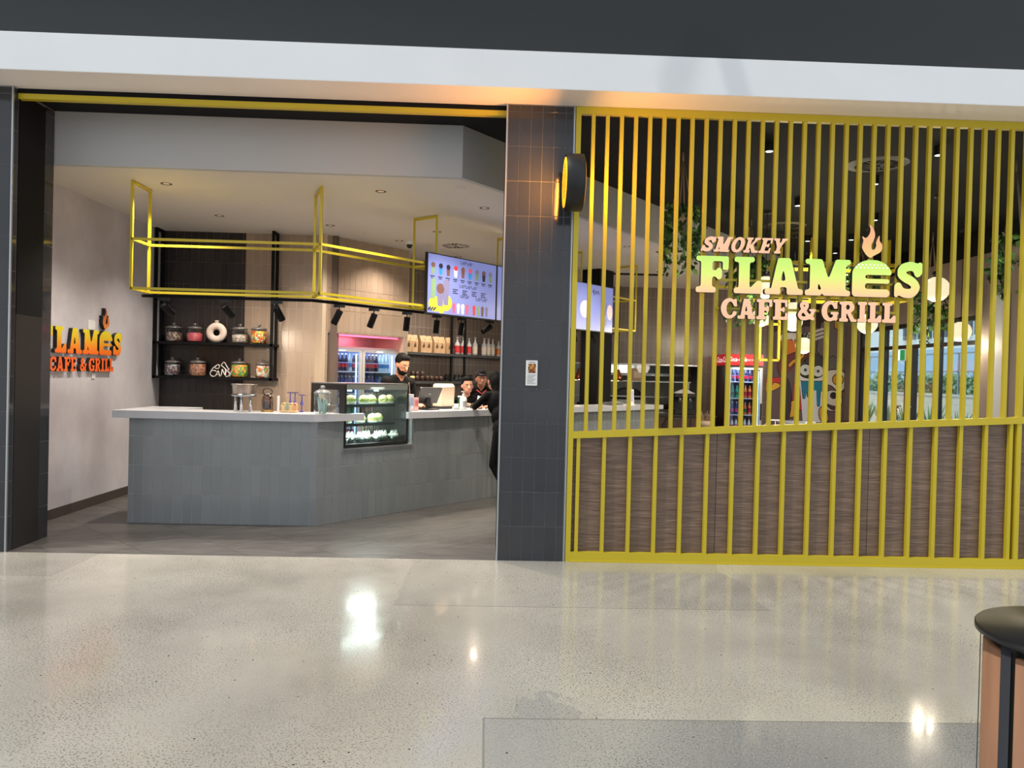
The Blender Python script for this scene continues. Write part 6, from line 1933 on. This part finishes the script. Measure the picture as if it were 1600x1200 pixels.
# man in a cap beside her
P, k, ly = torso(1.72, 1, lean=.05)
hc3 = (0, .065, 1.555)
P += head_prims(hc3, 0, 2, None) + [((0, .03, 1.40), (0, .05, 1.48), .054, .05, 0)]
P += [((0, .045, 1.625), None, (.092, .102, .062), None, 5), ((-.04, .13, 1.625), (.04, .13, 1.625), .022, .022, 5), ((-.03, .17, 1.615), (.03, .17, 1.615), .016, .016, 5)]
P += [((-.19, .02, 1.38), (-.25, .03, 1.12), .056, .045, 1), ((-.25, .03, 1.12), (-.14, .24, 1.06), .042, .032, 0), ((.19, .02, 1.38), (.25, .03, 1.12), .056, .045, 1), ((.25, .03, 1.12), (.14, .24, 1.06), .042, .032, 0)]
P += hand_prims((-.14, .24, 1.06), (.5, .8, .1), (0, 0, -1), 0) + hand_prims((.14, .24, 1.06), (-.5, .8, .1), (0, 0, -1), 0, thumb=-1)
P += [((-.09, 0, .9), (-.1, .01, .5), .088, .062, 3), ((-.1, .01, .5), (-.1, -.02, .09), .058, .042, 3), ((.09, 0, .9), (.1, .01, .5), .088, .062, 3), ((.1, .01, .5), (.1, -.02, .09), .058, .042, 3),
      ((-.1, -.03, .045), (-.1, .15, .04), .042, .038, 4), ((.1, -.03, .045), (.1, .15, .04), .042, .038, 4)]
def ex3(root):
    face_bits(root, hc3)
    B().tube([(-.07, .10, 1.40), (0, .14, 1.34), (.07, .10, 1.40)], .012, 6).obj('red_collar', mat('red_trim', (170, 52, 46), .6), root)
pc_ = A(3.58, .92)
person('person', 'smiling person in a dark cap and black shirt behind the counter', (pc_.x, pc_.y, 0), math.atan2(-.15, -.98), P, [SKIN, CLOTH, HAIR, TROU, SHOE, mat('cap_cloth', (36, 30, 34), .7)], ex3)

# customer in black leaning on the counter, legs crossed
P = [((0, .02, .96), None, (.155, .115, .13), None, 1), ((0, .09, 1.10), None, (.14, .105, .15), None, 1), ((0, .18, 1.26), None, (.155, .11, .17), None, 1), ((-.15, .22, 1.36), (.15, .22, 1.36), .058, .058, 1),
     ((0, .25, 1.40), (0, .30, 1.47), .045, .045, 0)]
hc4 = (0, .33, 1.54)
P += head_prims(hc4, 0, 2, None, long_hair=True)
P += [((0, .25, 1.52), None, (.085, .07, .12), None, 2), ((0, .22, 1.42), None, (.075, .05, .13), None, 2)]
P += [((-.17, .22, 1.34), (-.24, .38, 1.215), .05, .043, 1), ((-.24, .38, 1.215), (-.16, .60, 1.215), .042, .035, 1), ((.17, .22, 1.34), (.24, .38, 1.215), .05, .043, 1), ((.24, .38, 1.215), (.10, .58, 1.215), .042, .035, 1)]
P += hand_prims((-.16, .60, 1.205), (.7, .6, 0), (0, 0, -1), 0, curl=.3) + hand_prims((.10, .58, 1.205), (-.8, .5, 0), (0, 0, -1), 0, curl=.3, thumb=-1)
P += [((-.07, .0, .92), (-.12, .05, .50), .085, .06, 1), ((-.12, .05, .50), (.04, -.10, .10), .056, .042, 1), ((.07, 0, .92), (.10, .0, .50), .085, .06, 1), ((.10, .0, .50), (.12, -.02, .09), .056, .042, 1),
      ((.12, -.04, .045), (.13, .13, .04), .04, .036, 3), ((.04, -.11, .06), (.05, .05, .04), .04, .036, 3)]
def ex4(root): face_bits(root, hc4)
pu = A(2.45, -.50)
person('person', 'customer dressed all in black leaning on the counter beside the tiled pier', (pu.x, pu.y, 0), math.atan2(.45, .89), P, [SKIN, CLOTH, HAIR, SHOE], ex4)
